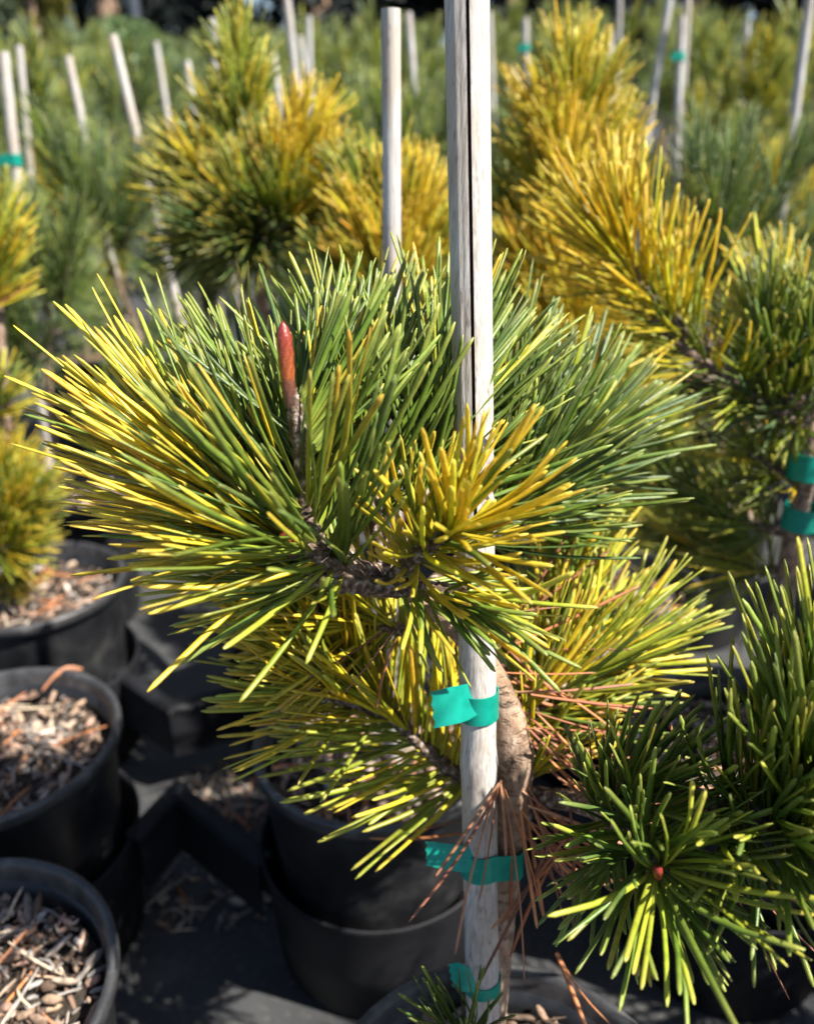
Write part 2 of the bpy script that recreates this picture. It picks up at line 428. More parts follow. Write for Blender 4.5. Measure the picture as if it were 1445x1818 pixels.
def chips_mesh(name, n, rad, seed, straw=22, flat=1.0, orange=18, ring=None):
    r2 = random.Random(seed); mb = MB()
    for i in range(n):
        a = r2.uniform(0, 6.283); rr = rad * math.sqrt(r2.random()) if ring is None else r2.uniform(*ring)
        L = r2.choice([.003, .004, .005, .007, .009, .012, .016]); w = min(L, r2.choice([.0018, .0025, .0035, .005, .0065])) * r2.uniform(.8, 1.1); h = w * r2.uniform(.4, .8)
        M = (Matrix.Rotation(r2.uniform(0, 6.28), 3, 'Z') @ Matrix.Rotation(r2.uniform(-.5, .5), 3, 'Y') @ Matrix.Rotation(r2.uniform(0, 3), 3, 'X'))
        c = Vector((rr * math.cos(a), rr * math.sin(a), r2.uniform(.0, .006) * flat))
        K = 6; V = []
        for s, q in ((-1, .45), (-.55, .95), (.5, 1), (1, .5)):
            for k in range(K):
                an = k * math.pi * 2 / K
                V.append(c + M @ Vector((s * L / 2 * r2.uniform(.9, 1.1), math.cos(an) * w / 2 * q * r2.uniform(.75, 1.2), math.sin(an) * h / 2 * q * r2.uniform(.75, 1.2))))
        F = [(i_ * K + k, i_ * K + (k + 1) % K, (i_ + 1) * K + (k + 1) % K, (i_ + 1) * K + k) for i_ in range(3) for k in range(K)] + [(5, 4, 3, 2), (5, 2, 1, 0), (18, 19, 20, 21), (18, 21, 22, 23)]
        col = r2.choice(CHIPCOL); j = r2.uniform(.7, 1.2); mb.add(V, F, tuple(min(.8, q * j) for q in col))
    for i in range(straw + orange):
        a = r2.uniform(0, 6.283); rr = rad * .92 * math.sqrt(r2.random()) if ring is None else r2.uniform(*ring)
        c = Vector((rr * math.cos(a), rr * math.sin(a), r2.uniform(.002, .008) * flat)); L = r2.uniform(.012, .04)
        if ring is None: L = min(L, 1.9 * (rad - rr) + .008)
        an = r2.uniform(0, 6.28); d = Vector((math.cos(an), math.sin(an), r2.uniform(-.12, .25))); s = d.cross(Vector((0, 0, 1))).normalized()
        pts = [c - d * L / 2, c + Vector((0, 0, .001)) + s * r2.uniform(-.002, .002), c + d * L / 2]
        Vt, Ft = tube(spline(pts, 5), [.0005, .0008, .0009, .0008, .0004], 5)
        Ft = [f for f in Ft if len(f) == 4]
        col = r2.choice([(.50, .20, .08), (.55, .24, .12), (.60, .22, .07)]) if i >= straw else r2.choice([(.55, .44, .33), (.42, .36, .30), (.30, .27, .25), (.62, .5, .36), (.2, .17, .15)])
        mb.add(Vt, Ft, col)
    return mb.mesh(name, M_CHIP, True)
def make_pot(x, y, label, rot=0, chips=None, seed=0, group=None, mulch_label=None, tilt=(0, 0), zoff=0.012):
    p = empty('nursery_pot', (x, y, ground_z(y) + zoff)); p.rotation_euler = (tilt[0], tilt[1], rot)
    for nm, me in (('wall', body_me), ('rim', rim_me)):
        o = bpy.data.objects.new(nm, me); COL.objects.link(o); o.parent = p
    tag(p, label, 'flower pot', group)
    s = empty('potting_mix', (x, y, ground_z(y) + zoff + SOIL_Z - .012)); s.rotation_euler = (0, 0, rot)
    b = bpy.data.objects.new('soil_bed', soil_mesh(seed)); COL.objects.link(b); b.parent = s; b['kind'] = 'stuff'
    c = bpy.data.objects.new('bark_mulch', chips if chips is not None else chips_shared); COL.objects.link(c); c.parent = s; c['kind'] = 'stuff'
    tag(s, mulch_label or 'dark potting mix topped with bark in a background pot', 'potting mix', group and 'potting mix in the background pots')
    return p
chips_shared = chips_mesh('bark_mulch', 380, .070, 77)
P_FRONT, P_LL, P_LM, P_MID, P_RT = (.041, .192), (-.223, .256), (-.280, .439), (-.021, .441), (.236, .441)
make_pot(*P_FRONT, 'black nursery pot holding the main pine tied to the split stake', .3, chips_mesh('bark_mulch', 620, .071, 1), 1, mulch_label='bark mulch around the foot of the split stake')
make_pot(*P_LL, 'black nursery pot full of sunlit pale bark with no plant in view', 1.1, chips_mesh('bark_mulch', 800, .071, 2, 70, 1.6, 20), 2, mulch_label='sunlit pale straw and bark mulch with orange needles in a pot')
make_pot(*P_LM, 'black nursery pot with a scuffed sunlit side and a curved brown leaf', 2.0, chips_mesh('bark_mulch', 650, .071, 3, 30, 1.3, 12), 3, mulch_label='pinkish bark pieces in the scuffed pot with a curved brown leaf')
make_pot(*P_MID, 'shaded black nursery pot under the drooping yellow branch', .7, chips_mesh('bark_mulch', 520, .071, 4), 4, mulch_label='shaded bark mulch beneath the drooping yellow branch')
make_pot(*P_RT, 'dark black nursery pot behind the low green needle tuft', .2, chips_mesh('bark_mulch', 420, .071, 5), 5, mulch_label='shaded potting mix in the pot behind the low green tuft')
ROW3 = [(-.345, .655), (-.085, .66), (.185, .65), (.45, .655)]
make_pot(*ROW3[0], 'black nursery pot under the yellow and green pine, beside the ribbed pot tray', 1.2, None, 6, mulch_label='shaded mulch under the yellow pine next to the tray')
for i, q in enumerate(ROW3[1:]): make_pot(*q, 'black nursery pot among the background pines', i, None, 10 + i, 'pots among the background pines')

# ---------------------------------------------------------------- trays (sockets with webs)
sock_me = mesh_np('socket', *lathe([(.066, .001), (.0725, .001), (.0765, .05), (.0815, .100), (.0835, .1025), (.0845, .101), (.0835, .097), (.0790, .05), (.075, .004), (.066, .004)], 56), M_TRAY)
sock_me2 = mesh_np('socket', *lathe([(.066, .001), (.0725, .001), (.0740, .02), (.0755, .040), (.0795, .0415), (.0805, .040), (.0785, .037), (.075, .004), (.066, .004)], 56), M_TRAY)
def web(a, b, zt=.1, w=.017, skirt=.05, parent=None):
    a, b = Vector((a[0], a[1], 0)), Vector((b[0], b[1], 0)); d = (b - a).normalized(); s = Vector((-d.y, d.x, 0))
    prof = [(-w / 2, zt - skirt), (-w / 2 + .001, zt - .003), (-w / 2 + .004, zt), (w / 2 - .004, zt), (w / 2 - .001, zt - .003), (w / 2, zt - skirt), (w / 2 - .002, zt - skirt), (w / 2 - .003, zt - .004), (-w / 2 + .003, zt - .004), (-w / 2 + .002, zt - skirt)]
    V = []; K = len(prof)
    for q in (a, b):
        for (o, z) in prof: V.append(q + s * o + Vector((0, 0, z)))
    F = [(k, (k + 1) % K, K + (k + 1) % K, K + k) for k in range(K)]
    return new_obj('web', mesh_np('web', [tuple(v) for v in V], F, M_TRAY, smooth=False), parent)
t1 = empty('pot_tray', (-.02, .44, 0)); tag(t1, 'black plastic tray with round sockets and a V shaped bridge between two pots', 'pot tray')
for q in (P_LM, P_MID, P_RT):
    o = new_obj('socket', sock_me, t1); o.location = Vector((q[0], q[1], 0))
    o.matrix_parent_inverse = parent_matrix(t1).inverted()
web((-.199, .437), (-.176, .492), parent=t1); web((-.182, .489), (-.098, .418), zt=.0995, parent=t1)
web((.06, .425), (.105, .49), parent=t1); web((.099, .488), (.158, .43), zt=.0995, parent=t1)
t2 = empty('pot_tray', (-.08, .655, 0)); tag(t2, 'black plastic tray in the gap between the shaded pots, bridge pointing forward', 'pot tray')
for q in ROW3:
    o = new_obj('socket', sock_me, t2); o.location = Vector((q[0], q[1], 0)); o.matrix_parent_inverse = parent_matrix(t2).inverted()
web((-.272, .640), (-.205, .585), parent=t2); web((-.212, .586), (-.155, .612), zt=.0995, parent=t2)
t3 = empty('pot_tray', (.041, .192, 0)); tag(t3, 'black plastic socket tray under the pot of the staked pine', 'pot tray')
o = new_obj('socket', sock_me2, t3); o.location = Vector((P_FRONT[0], P_FRONT[1], 0)); o.matrix_parent_inverse = parent_matrix(t3).inverted()
t4 = empty('pot_tray', (P_LL[0], P_LL[1], 0)); tag(t4, 'black plastic socket tray under the pot of sunlit pale bark', 'pot tray')
o = new_obj('socket', sock_me2, t4); o.location = Vector((P_LL[0], P_LL[1], 0)); o.matrix_parent_inverse = parent_matrix(t4).inverted()

# litter on the fabric
lit = MB()
lt = chips_mesh('plant_litter', 130, .05, 31, 50, .5, 10, ring=(.086, .105))
o = new_obj('plant_litter', lt); o.location = (P_LL[0], P_LL[1], .001); tag(o, 'pale straw litter on the fabric round the pot of sunlit bark', 'litter', kind='stuff')
lt2 = chips_mesh('plant_litter', 120, .07, 32, 45, .5, 8)
o = new_obj('plant_litter', lt2); o.location = (-.155, .50, .001); tag(o, 'shaded dry litter on the fabric beneath the V shaped bridge', 'litter', kind='stuff')
o = new_obj('plant_litter', chips_mesh('plant_litter', 90, .06, 33, 30, .5, 8)); o.location = (-.16, .575, .001); tag(o, 'dark dry litter on the fabric between the two trays', 'litter', kind='stuff')

# ---------------------------------------------------------------- stakes
def stake_mesh(p0, p1, r0, r1, K=28, notch=None, nodes=(), n=60, m=None):
    """p0 bottom -> p1 top. notch=(angle, half width, from t) a real split in the cane"""
    p0, p1 = Vector(p0), Vector(p1); ax = (p1 - p0); t = ax.normalized()
    u = Vector((1, 0, 0)); u = (u - t * u.dot(t)).normalized(); w = t.cross(u)     # w points away from the camera
    angs = [2 * math.pi * k / K for k in range(K)]; na = None
    if notch:
        na, hw, ft, te = notch
        angs = [a for a in angs if abs((a - na + math.pi) % (2 * math.pi) - math.pi) > hw * 1.35]
        angs += [na - hw * 1.02, na - hw, na - hw * .75, na, na + hw * .75, na + hw, na + hw * 1.02]
        angs = sorted(a % (2 * math.pi) for a in angs)
    KK = len(angs); V = []; F = []
    r2 = random.Random(int(p0.x * 1e4) + 5)
    wob = [r2.uniform(-1, 1) for _ in range(n + 1)]
    for i in range(n + 1):
        s = i / n; r = r0 + (r1 - r0) * s
        for nd in nodes: r *= 1 + .07 * math.exp(-((s - nd) / .006) ** 2) - .03 * math.exp(-((s - nd - .016) / .008) ** 2)
        c = p0 + ax * s
        for a in angs:
            rr = r
            if notch and s > ft:
                d = abs((a - na + math.pi) % (2 * math.pi) - math.pi)
                dep = min(1, (s - ft) / .05)
                if d < hw * .99: rr = r * (1 - .42 * dep)
                elif -hw * 6 < ((a - na + math.pi) % (2 * math.pi) - math.pi) < 0: rr = r * (1 - .05 * dep)
            V.append(c + (u * math.cos(a) + w * math.sin(a)) * rr)
    for i in range(n):
        for k in range(KK): F.append((i * KK + k, i * KK + (k + 1) % KK, (i + 1) * KK + (k + 1) % KK, (i + 1) * KK + k))
    b = len(V); V.append(p1); F2 = []
    me = bpy.data.meshes.new('cane')
    allF = F + [(n * KK + k, n * KK + (k + 1) % KK, b) for k in range(KK)]
    me.from_pydata([tuple(v - p0) for v in V], [], allF); me.update()
    me.polygons.foreach_set('use_smooth', [True] * len(me.polygons))
    me.materials.append(m or M_STAKE); me.materials.append(M_CRACK)
    if notch:
        for i in range(n):
            if i / n < ft + .02: continue
            for k in range(KK):
                a, a2 = angs[k], angs[(k + 1) % KK]
                da = abs((a - na + math.pi) % (2 * math.pi) - math.pi); db = abs((a2 - na + math.pi) % (2 * math.pi) - math.pi)
                if min(da, db) < hw * .99: me.polygons[i * KK + k].material_index = 1
    me.set_sharp_from_angle(angle=R(38))
    return me
def stake(p0, p1, r0, r1, label, m=None, group=None, **kw):
    me = stake_mesh(p0, p1, r0, r1, m=m, **kw); me.name = 'bamboo_stake'
    o = new_obj('bamboo_stake', me); o.location = p0
    return tag(o, label, 'stake', group)
# main split stake
S_TOP = atY(829, 20, .300); S_LOW = atY(856, 1760, .243)
sdir = (S_TOP - S_LOW)
S0 = S_LOW + sdir * ((.06 - S_LOW.z) / sdir.z); S1 = S_LOW + sdir * ((.72 - S_LOW.z) / sdir.z)
stake(S0, S1, .0074, .0071, 'split pale bamboo stake with a long dark crack beside the main pine', K=72, notch=(R(270) - .05, .085, .515, 1), nodes=(.56, .40, .16, .83), n=160)
def stakeZ(py):
    v = (py - H0 / 2) / FPX
    # point S0 + k*dir with v_cam/Z = v
    def f(k):
        p = S0 + (S1 - S0) * k; dz = CAMZ - p.z; return (-p.y * SP + dz * CP) - v * (p.y * CP + dz * SP)
    lo, hi = 0.0, 1.0
    for _ in range(40):
        m_ = (lo + hi) / 2
        if f(m_) > 0: lo = m_
        else: hi = m_
    p = S0 + (S1 - S0) * lo; return p.y * CP + (CAMZ - p.z) * SP
def stakeP(py):
    Z = stakeZ(py); v = (py - H0 / 2) / FPX
    lo = (at(0, py, Z).z - S0.z) / (S1.z - S0.z); return S0 + (S1 - S0) * lo
# thin stake in the shaded middle pot
a = atY(694, 16, .452); b = atY(696, 470, .448); d = a - b; p0 = b + d * ((.03 - b.z) / d.z)
stake(p0, a, .0049, .0047, 'slim smooth stake with a flat cut top behind the main pine needles', K=32, nodes=(.4,), n=60)
# background stakes: photo top, lower point, width in pixels
BST = [
 ((6, 92), (40, 400), 20, 'stake with two green ties at the edge above the yellow pine', M_STAKE3),
 ((34, 80), (42, 165), 13, None, M_STAKE3), ((121, 100), (178, 362), 15, 'slanting pale stake with one green tie', M_STAKE3),
 ((200, 62), (235, 208), 17, 'slanting pale stake with a swollen joint above dark green pine', M_STAKE3), ((277, 74), (285, 125), 11, None, M_STAKE3),
 ((332, 108), (345, 205), 13, None, M_STAKE3), ((377, 32), (390, 190), 14, 'dark shaded stake behind the upright green and yellow shoot', M_STAKE2),
 ((484, 95), (497, 182), 12, None, M_STAKE3), ((506, -30), (531, 195), 15, 'tall thin stake rising out of the golden needle tuft', M_STAKE2),
 ((548, 28), (551, 160), 11, None, M_STAKE2), ((532, 64), (540, 112), 10, None, M_STAKE3), ((724, 22), (733, 130), 14, None, M_STAKE2),
 ((868, 20), (872, 130), 11, None, M_STAKE2), ((932, 32), (933, 92), 12, None, M_STAKE2), ((1081, 52), (1086, 150), 10, None, M_STAKE3),
 ((1188, -2), (1152, 215), 14, 'long grey stake slanting in front of green pines behind the golden pine', M_STAKE2),
 ((1209, 28), (1203, 200), 14, 'upright grey stake over the green tuft with a brown bud', M_STAKE2), ((1222, -20), (1214, 120), 11, None, M_STAKE3),
 ((1441, -40), (1402, 262), 18, 'grey knobbly stake slanting above the dark green pines', M_STAKE2), ((1326, 38), (1322, 92), 11, None, M_STAKE2),
 ((250, 262), (263, 345), 9, None, M_STAKE3), ((62, 120), (70, 170), 9, None, M_STAKE3), ((1100, -10), (1098, 60), 9, None, M_STAKE2),
]
BSP = []
for (tp, bt, w, lab, m_) in BST:
    Z = .0112 * FPX / w; P1 = at(tp[0], tp[1], Z); P2 = atY(bt[0], bt[1], P1.y)
    d = P1 - P2; gz = ground_z(P1.y) + .03; p0 = P2 + d * ((gz - P2.z) / d.z)
    p0.x = max(min(p0.x, P2.x + .12), P2.x - .12)
    nd = (.82,) if lab and 'swollen' in lab else (.6, .85) if lab and 'knobbly' in lab else (.5,)
    stake(p0, P1, .0058, .0054, lab or 'thin weathered stake standing among the background pines', m_, 'thin stakes among the background pines' if lab is None else None, K=14, nodes=nd, n=60)
    BSP.append((p0, P1))

# ---------------------------------------------------------------- green ties
def tie(label, band_pts, band_h, flag=None, axis=None, group=None, center=None):
    """band_pts: closed loop of points round what it ties; flag: list of (upper, lower) point pairs"""
    c = Vector(center if center is not None else band_pts[0]); t = empty('plant_tie', c)
    up = axis.normalized(); n = len(band_pts); V = []; F = []
    for p in band_pts:
        for s in (-.5, -.17, .17, .5):
            wob = 1 + .0
            V.append(Vector(p) + up * band_h * s * wob)
    for i in range(n):
        for k in range(3): F.append((i * 4 + k, ((i + 1) % n) * 4 + k, ((i + 1) % n) * 4 + k + 1, i * 4 + k + 1))
    o = new_obj('band', mesh_np('band', [tuple(v) for v in V], F, M_TAPE), t)
    md = o.modifiers.new('thick', 'SOLIDIFY'); md.thickness = .0004; md.offset = 1; o.modifiers.new('crisp', 'EDGE_SPLIT').split_angle = R(35)
    if flag:
        V = []; F = []; rows = len(flag); K = 7
        for i, (a, b_) in enumerate(flag):
            for k in range(K):
                p = Vector(a).lerp(Vector(b_), k / (K - 1))
                if i == rows - 1: p += (Vector(flag[-2][0]) - Vector(flag[-1][0])).normalized() * (.0009 if k % 2 else 0)
                V.append(p)
        for i in range(rows - 1):
            for k in range(K - 1): F.append((i * K + k, (i + 1) * K + k, (i + 1) * K + k + 1, i * K + k + 1))
        o = new_obj('tail', mesh_np('tail', [tuple(v) for v in V], F, M_TAPE), t)
        md = o.modifiers.new('thick', 'SOLIDIFY'); md.thickness = .0004; md.offset = 0; o.modifiers.new('crisp', 'EDGE_SPLIT').split_angle = R(50)
    return tag(t, label, 'plant tie', group)
def ring(c, r, axis, n=36, squash=None):
    ax = axis.normalized(); u = (Vector((1, 0, 0)) - ax * ax.x).normalized(); w = ax.cross(u)
    return [c + (u * math.cos(2 * math.pi * k / n) + w * math.sin(2 * math.pi * k / n)) * r for k in range(n)]
def hull_loop(c1, r1, c2, r2, axis, n=48):
    """band round two round sections lying side by side"""
    ax = axis.normalized(); u = (Vector((1, 0, 0)) - ax * ax.x).normalized(); w = ax.cross(u); out = []
    for k in range(n):
        d = u * math.cos(2 * math.pi * k / n) + w * math.sin(2 * math.pi * k / n)
        a, b_ = c1.dot(d) + r1, c2.dot(d) + r2
        out.append(c1 + d * r1 if a > b_ else c2 + d * r2)
    return out
SAX = (S1 - S0).normalized()
# trunk of the main pine first (its path is needed by the ties)
def zz(px, py, off): return at(px, py, stakeZ(py) + off)
TR = [zz(868, 1812, .012), zz(884, 1650, .012), zz(900, 1500, .013), zz(914, 1410, .014), zz(912, 1340, .013), zz(897, 1260, .014), zz(868, 1190, .015), at(815, 1120, .322), at(750, 1065, .303), at(690, 1025, .290)]
c1 = stakeP(1247)
fl = lambda pts: [(at(a[0], a[1], a[2]), at(b[0], b[1], b[2])) for a, b in pts]
Zt = stakeZ(1247)
tie('bright green tape tied on the split stake with a flag end in full sun', ring(c1, .0079, SAX), .0118,
    fl([((852, 1216, Zt - .0076), (848, 1268, Zt - .0075)), ((834, 1213, Zt - .0082), (832, 1278, Zt - .008)), ((815, 1217, Zt - .0105), (814, 1284, Zt - .010)), ((790, 1222, Zt - .0125), (790, 1289, Zt - .011)), ((763, 1229, Zt - .0115), (770, 1293, Zt - .009))]), SAX, center=c1)
c2 = stakeP(1525); Zt = stakeZ(1525)
tr_c = zz(898, 1527, .010)
tie('wide green tape binding the pine trunk to the split stake', hull_loop(c2, .0080, tr_c, .0072, SAX), .0125,
    fl([((850, 1508, Zt - .0078), (850, 1547, Zt - .0078)), ((832, 1502, Zt - .0080), (832, 1550, Zt - .008)), ((805, 1499, Zt - .007), (805, 1546, Zt - .007)), ((780, 1496, Zt - .005), (780, 1541, Zt - .006)), ((755, 1494, Zt - .004), (755, 1536, Zt - .005))]), SAX, center=c2)
c3 = stakeP(1742); Zt = stakeZ(1742)
tie('small curled green tape at the foot of the split stake near the mulch', ring(c3, .0079, SAX), .006,
    fl([((846, 1722, Zt - .0076), (842, 1760, Zt - .0078)), ((832, 1718, Zt - .008), (830, 1762, Zt - .009)), ((815, 1709, Zt - .009), (818, 1760, Zt - .010)), ((795, 1712, Zt - .008), (802, 1750, Zt - .008))]), SAX, center=c3)

# ---------------------------------------------------------------- fallen and dead needles
DEADC = [((.34, .13, .06), (.36, .12, .055), (.30, .12, .07)), ((.26, .09, .05), (.24, .085, .05), (.22, .1, .07)), ((.45, .24, .14), (.42, .19, .11), (.40, .2, .13)), ((.5, .2, .08), (.52, .19, .07), (.42, .2, .1))]
def dead_needle(a, b, parent, wid=.0016, sag=.06, col=None, name='dead_needle'):
    a, b = Vector(a), Vector(b); d = b - a; L = d.length
    mid = np.array(rng.normal(0, 1, 3)) * sag
    dn = np.array(d / L); B = mid - dn * np.dot(mid, dn); D0 = dn - B
    c = np.array([col or DEADC[rng.integers(len(DEADC))]]) * rng.uniform(.8, 1.2)
    V, F, C, _ = needle_geo(np.array([tuple(a)]), np.array([D0]), np.array([L]), np.array([wid]), np.array([B]), c, SEC6, 6, rng.normal(0, .5, (1, 3)))
    return new_obj(name, mesh_np(name, V, F, M_DEAD, C), parent)

# ---------------------------------------------------------------- main pine
def V3(l): return [at(*p) for p in l]
main = empty('pine_tree', (TR[0].x, TR[0].y, SOIL_Z)); tag(main, 'sharp green and yellow variegated pine tied to the split stake', 'pine tree')
tp = [TR[0] + Vector((0, 0, -.02))] + TR
n = 60; sp = spline(tp, n); rad = [np.interp(i / n, [0, .25, .42, .5, .62, .8, 1], [.0078, .0070, .0066, .0085, .0060, .0042, .0036]) for i in range(n)]
Vt, Ft = tube(sp, rad, 20, .055, caps=False)
new_obj('trunk', mesh_np('trunk', [tuple(v) for v in Vt], Ft, M_BARK), main)

L7 = .064; NW = .00205
def sec(x, y, z, thr): return (np.array([x, y, z], float) / np.linalg.norm([x, y, z]), thr)
def left_yellow(t, rad, d):      # yellow needles on the lower left side, green above
    g = -d[0] * 1.0 - d[2] * .9 + rng.normal(0, .22)
    if g > -.02: return pick({'y': 7, 'o': 1, 'vy': 1, 'gy': 1}, 1)[0]
    if g > -.30: return pick({'y': 4, 'vy': 1, 'g': 4, 'yg': 1}, 1)[0]
    return pick({'g': 8, 'y': 2, 'vy': .5, 'dg': 1}, 1)[0]
def mostly_green(t, rad, d):
    return pick({'g': 7, 'dg': 2, 'yg': 1.2, 'vy': 1.0, 'y': .4}, 1)[0]
def under(t, rad, d):
    return pick({'yg': 3, 'g': 2.5, 'vy': 1.5, 'y': .8}, 1)[0]
SH = []   # (axis, r0, r1, needles, bud)
def S(axis, r0, r1, n, L=L7, wid=NW, a0=1.25, a1=.55, mix=None, bud=None, **kw):
    ax = V3(axis)
    SH.append((ax, r0, r1, shoot_needles(ax, n, L, wid, a0, a1, mix, **kw), bud))
# A: the leading shoot with the tall red bud
S([(690, 1025, .290), (600, 1000, .277), (553, 940, .268), (541, 850, .266), (526, 740, .259)], .0040, .0026, 120, a0=1.2, a1=.75, t0=.22, t1=.75, mixfn=mostly_green, up=.22, bend=.10, curl=.14, sector=sec(-.35, .1, 1, -.35))
S([(541, 850, .266), (526, 740, .259), (514, 690, .256)], .0027, .0024, 110, a0=.95, a1=.60, t0=.05, t1=.85, mixfn=mostly_green, up=.05, bend=.09, L=.050, sector=sec(-.2, 1, 0, .05), bud=((516, 725, .257), (502, 570, .250), .0025))
# A2: behind, leaning left, yellow outside
S([(640, 1010, .288), (540, 960, .290), (440, 890, .294), (345, 815, .300)], .0034, .0024, 330, a0=1.10, a1=.35, t0=.15, t1=1.0, mixfn=left_yellow, up=.10, bend=.08, L=.067)
S([(600, 990, .284), (520, 970, .282), (450, 935, .284), (395, 905, .288)], .003, .002, 130, a0=1.05, a1=.30, t0=.2, t1=1.0, mixfn=left_yellow, up=.06, bend=.08, L=.060)
# B: crowded green shoots behind the bud
S([(690, 1020, .290), (660, 880, .295), (640, 760, .305), (632, 690, .315)], .0036, .0026, 230, a0=1.05, a1=.30, t0=.2, mixfn=mostly_green, up=.12, bend=.07, L=.060)
S([(720, 1010, .292), (750, 870, .302), (785, 750, .318), (798, 690, .325)], .0036, .0026, 230, a0=1.05, a1=.35, t0=.2, mixfn=mostly_green, up=.12, bend=.07, L=.062, bud=((796, 715, .324), (799, 678, .327), .0022))
S([(620, 990, .290), (560, 880, .300), (495, 790, .315), (470, 750, .322)], .003, .002, 190, a0=.95, a1=.30, t0=.25, mixfn=mostly_green, up=.12, bend=.07, L=.058)
# C: short yellow shoot toward the viewer
S([(700, 1025, .286), (745, 985, .270), (790, 950, .258), (812, 930, .252)], .0034, .0022, 150, a0=1.15, a1=.45, t0=.15, mix={'o': 3, 'y': 6, 'vy': 1.3, 'yg': 1.5, 'g': 1}, up=.10, bend=.14, L=.037, wid=.0020, curl=.22, lvar=.18)
# D: right, behind the stake
S([(760, 1045, .306), (850, 960, .338), (895, 900, .342), (915, 865, .342)], .0034, .0024, 70, a0=1.2, a1=.5, t0=.3, mix={'g': 6, 'dg': 3}, up=.05, L=.054, bud=((908, 880, .341), (928, 812, .340), .0020))
S([(850, 965, .340), (930, 885, .352), (995, 815, .365), (1020, 785, .372)], .0032, .0022, 310, a0=1.0, a1=.28, t0=.08, mix={'g': 6, 'dg': 4, 'bg': 1.5, 'yg': .6}, up=.06, bend=.06, L=.062)
S([(860, 900, .345), (890, 800, .355), (905, 720, .362)], .0030, .0022, 150, a0=.9, a1=.28, t0=.05, mix={'g': 5, 'dg': 4, 'bg': 1}, up=.1, bend=.06, L=.056)
# E: lower skirts
S([(720, 1045, .288), (640, 1040, .276), (570, 1030, .268), (540, 1020, .265)], .0036, .0026, 40, a0=1.2, a1=.60, t0=.4, mixfn=under, up=.0, bend=.10, droop=.3, L=.050, sector=sec(-1, -.1, -.7, .1), curl=.06)
S([(690, 1040, .284), (760, 1045, .276), (830, 1050, .272)], .0034, .0022, 60, a0=1.1, a1=.5, t0=.15, mix={'g': 6, 'yg': 3, 'vy': .6, 'y': .4}, up=.03, bend=.12, droop=.4, L=.039, sector=sec(.5, -.5, -.6, -.1), curl=.1)
S([(640, 1035, .278), (580, 1000, .266), (530, 960, .262)], .003, .0022, 80, a0=1.2, a1=.75, t0=.2, mixfn=under, up=.02, bend=.14, L=.052, sector=sec(-1, -.3, .1, -.1), curl=.15, bud=((522, 990, .2625), (508, 935, .2605), .0028))
# F: drooping yellow branch over the middle pot
S([(905, 1390, .362), (825, 1385, .365), (720, 1295, .362), (630, 1200, .358), (560, 1120, .356)], .0042, .0022, 420, a0=1.2, a1=.40, t0=.22, mix={'y': 7, 'yg': 3}, up=.02, bend=.08, L=.060, wid=.0022)
S([(700, 1270, .362), (600, 1240, .352), (545, 1215, .348)], .003, .002, 120, a0=1.1, a1=.45, t0=.1, mix={'y': 4, 'yg': 4}, up=.02, bend=.08, L=.050, wid=.0020)
S([(720, 1120, .345), (640, 1100, .352), (520, 1050, .356)], .003, .002, 170, a0=1.2, a1=.45, t0=.05, mix={'y': 5, 'yg': 3}, up=.0, bend=.08, L=.056, wid=.0020)
# G: yellow green shoots at the right of the trunk
S([(905, 1300, .355), (950, 1230, .368), (990, 1120, .385), (1005, 1050, .395)], .0036, .0022, 260, a0=1.05, a1=.30, t0=.05, mix={'y': 4, 'yg': 5, 'g': 1.2, 'vy': 1}, up=.12, bend=.08, L=.056, wid=.0020)
S([(930, 1270, .358), (1020, 1200, .366), (1100, 1150, .375)], .0034, .0022, 150, a0=1.0, a1=.30, t0=.05, mix={'y': 2.5, 'yg': 5, 'g': 2, 'vy': 1}, up=.08, bend=.10, L=.056, wid=.0020)
S([(925, 1395, .358), (955, 1340, .362), (985, 1290, .37)], .0034, .0022, 90, a0=1.1, a1=.4, t0=.05, mix={'y': 3, 'yg': 5, 'g': .6}, up=.1, bend=.12, L=.046, wid=.0020)
# H: low green tufts at the right
S([(925, 1415, .357), (1025, 1425, .335), (1120, 1480, .295), (1172, 1550, .262)], .0048, .0030, 190, a0=1.35, a1=.62, t0=.50, t1=1.0, mix={'g': 5, 'dg': 1, 'yg': 2.2}, up=.10, bend=.13, L=.046, wid=.0020, curl=.2, bud=((1168, 1560, .260), (1166, 1540, .252), .0016))
S([(1025, 1425, .335), (1180, 1400, .318), (1300, 1440, .292), (1400, 1430, .272), (1440, 1390, .262)], .0040, .0030, 260, a0=1.15, a1=.45, t0=.45, t1=1.0, mix={'g': 6, 'dg': 2, 'yg': 1.2}, up=.22, bend=.10, L=.060, wid=.0020)
S([(1300, 1440, .292), (1380, 1470, .270), (1440, 1480, .258)], .0030, .0024, 110, a0=1.2, a1=.6, t0=.1, t1=1.0, mix={'g': 6, 'dg': 2, 'yg': 1.2}, up=.05, bend=.12, L=.050, wid=.0020, curl=.1)
S([(1040, 1440, .330), (1080, 1420, .318), (1130, 1400, .308)], .0026, .0018, 70, a0=.95, a1=.35, t0=.2, t1=1.0, mix={'g': 6, 'dg': 3}, up=.3, bend=.08, L=.046, wid=.0021)
S([(1400, 1430, .272), (1450, 1370, .262), (1475, 1260, .258)], .0030, .0024, 150, a0=.95, a1=.35, t0=.1, t1=1.0, mix={'g': 6, 'dg': 1, 'yg': 2}, up=.2, bend=.09, L=.060, wid=.0020)
# I: small dark shoot at the foot
S([(868, 1815, .372), (835, 1850, .345), (815, 1845, .330)], .0022, .0016, 44, a0=.9, a1=.35, t0=.3, mix={'dg': 5, 'g': 3}, up=.75, bend=.12, L=.045, wid=.0016)

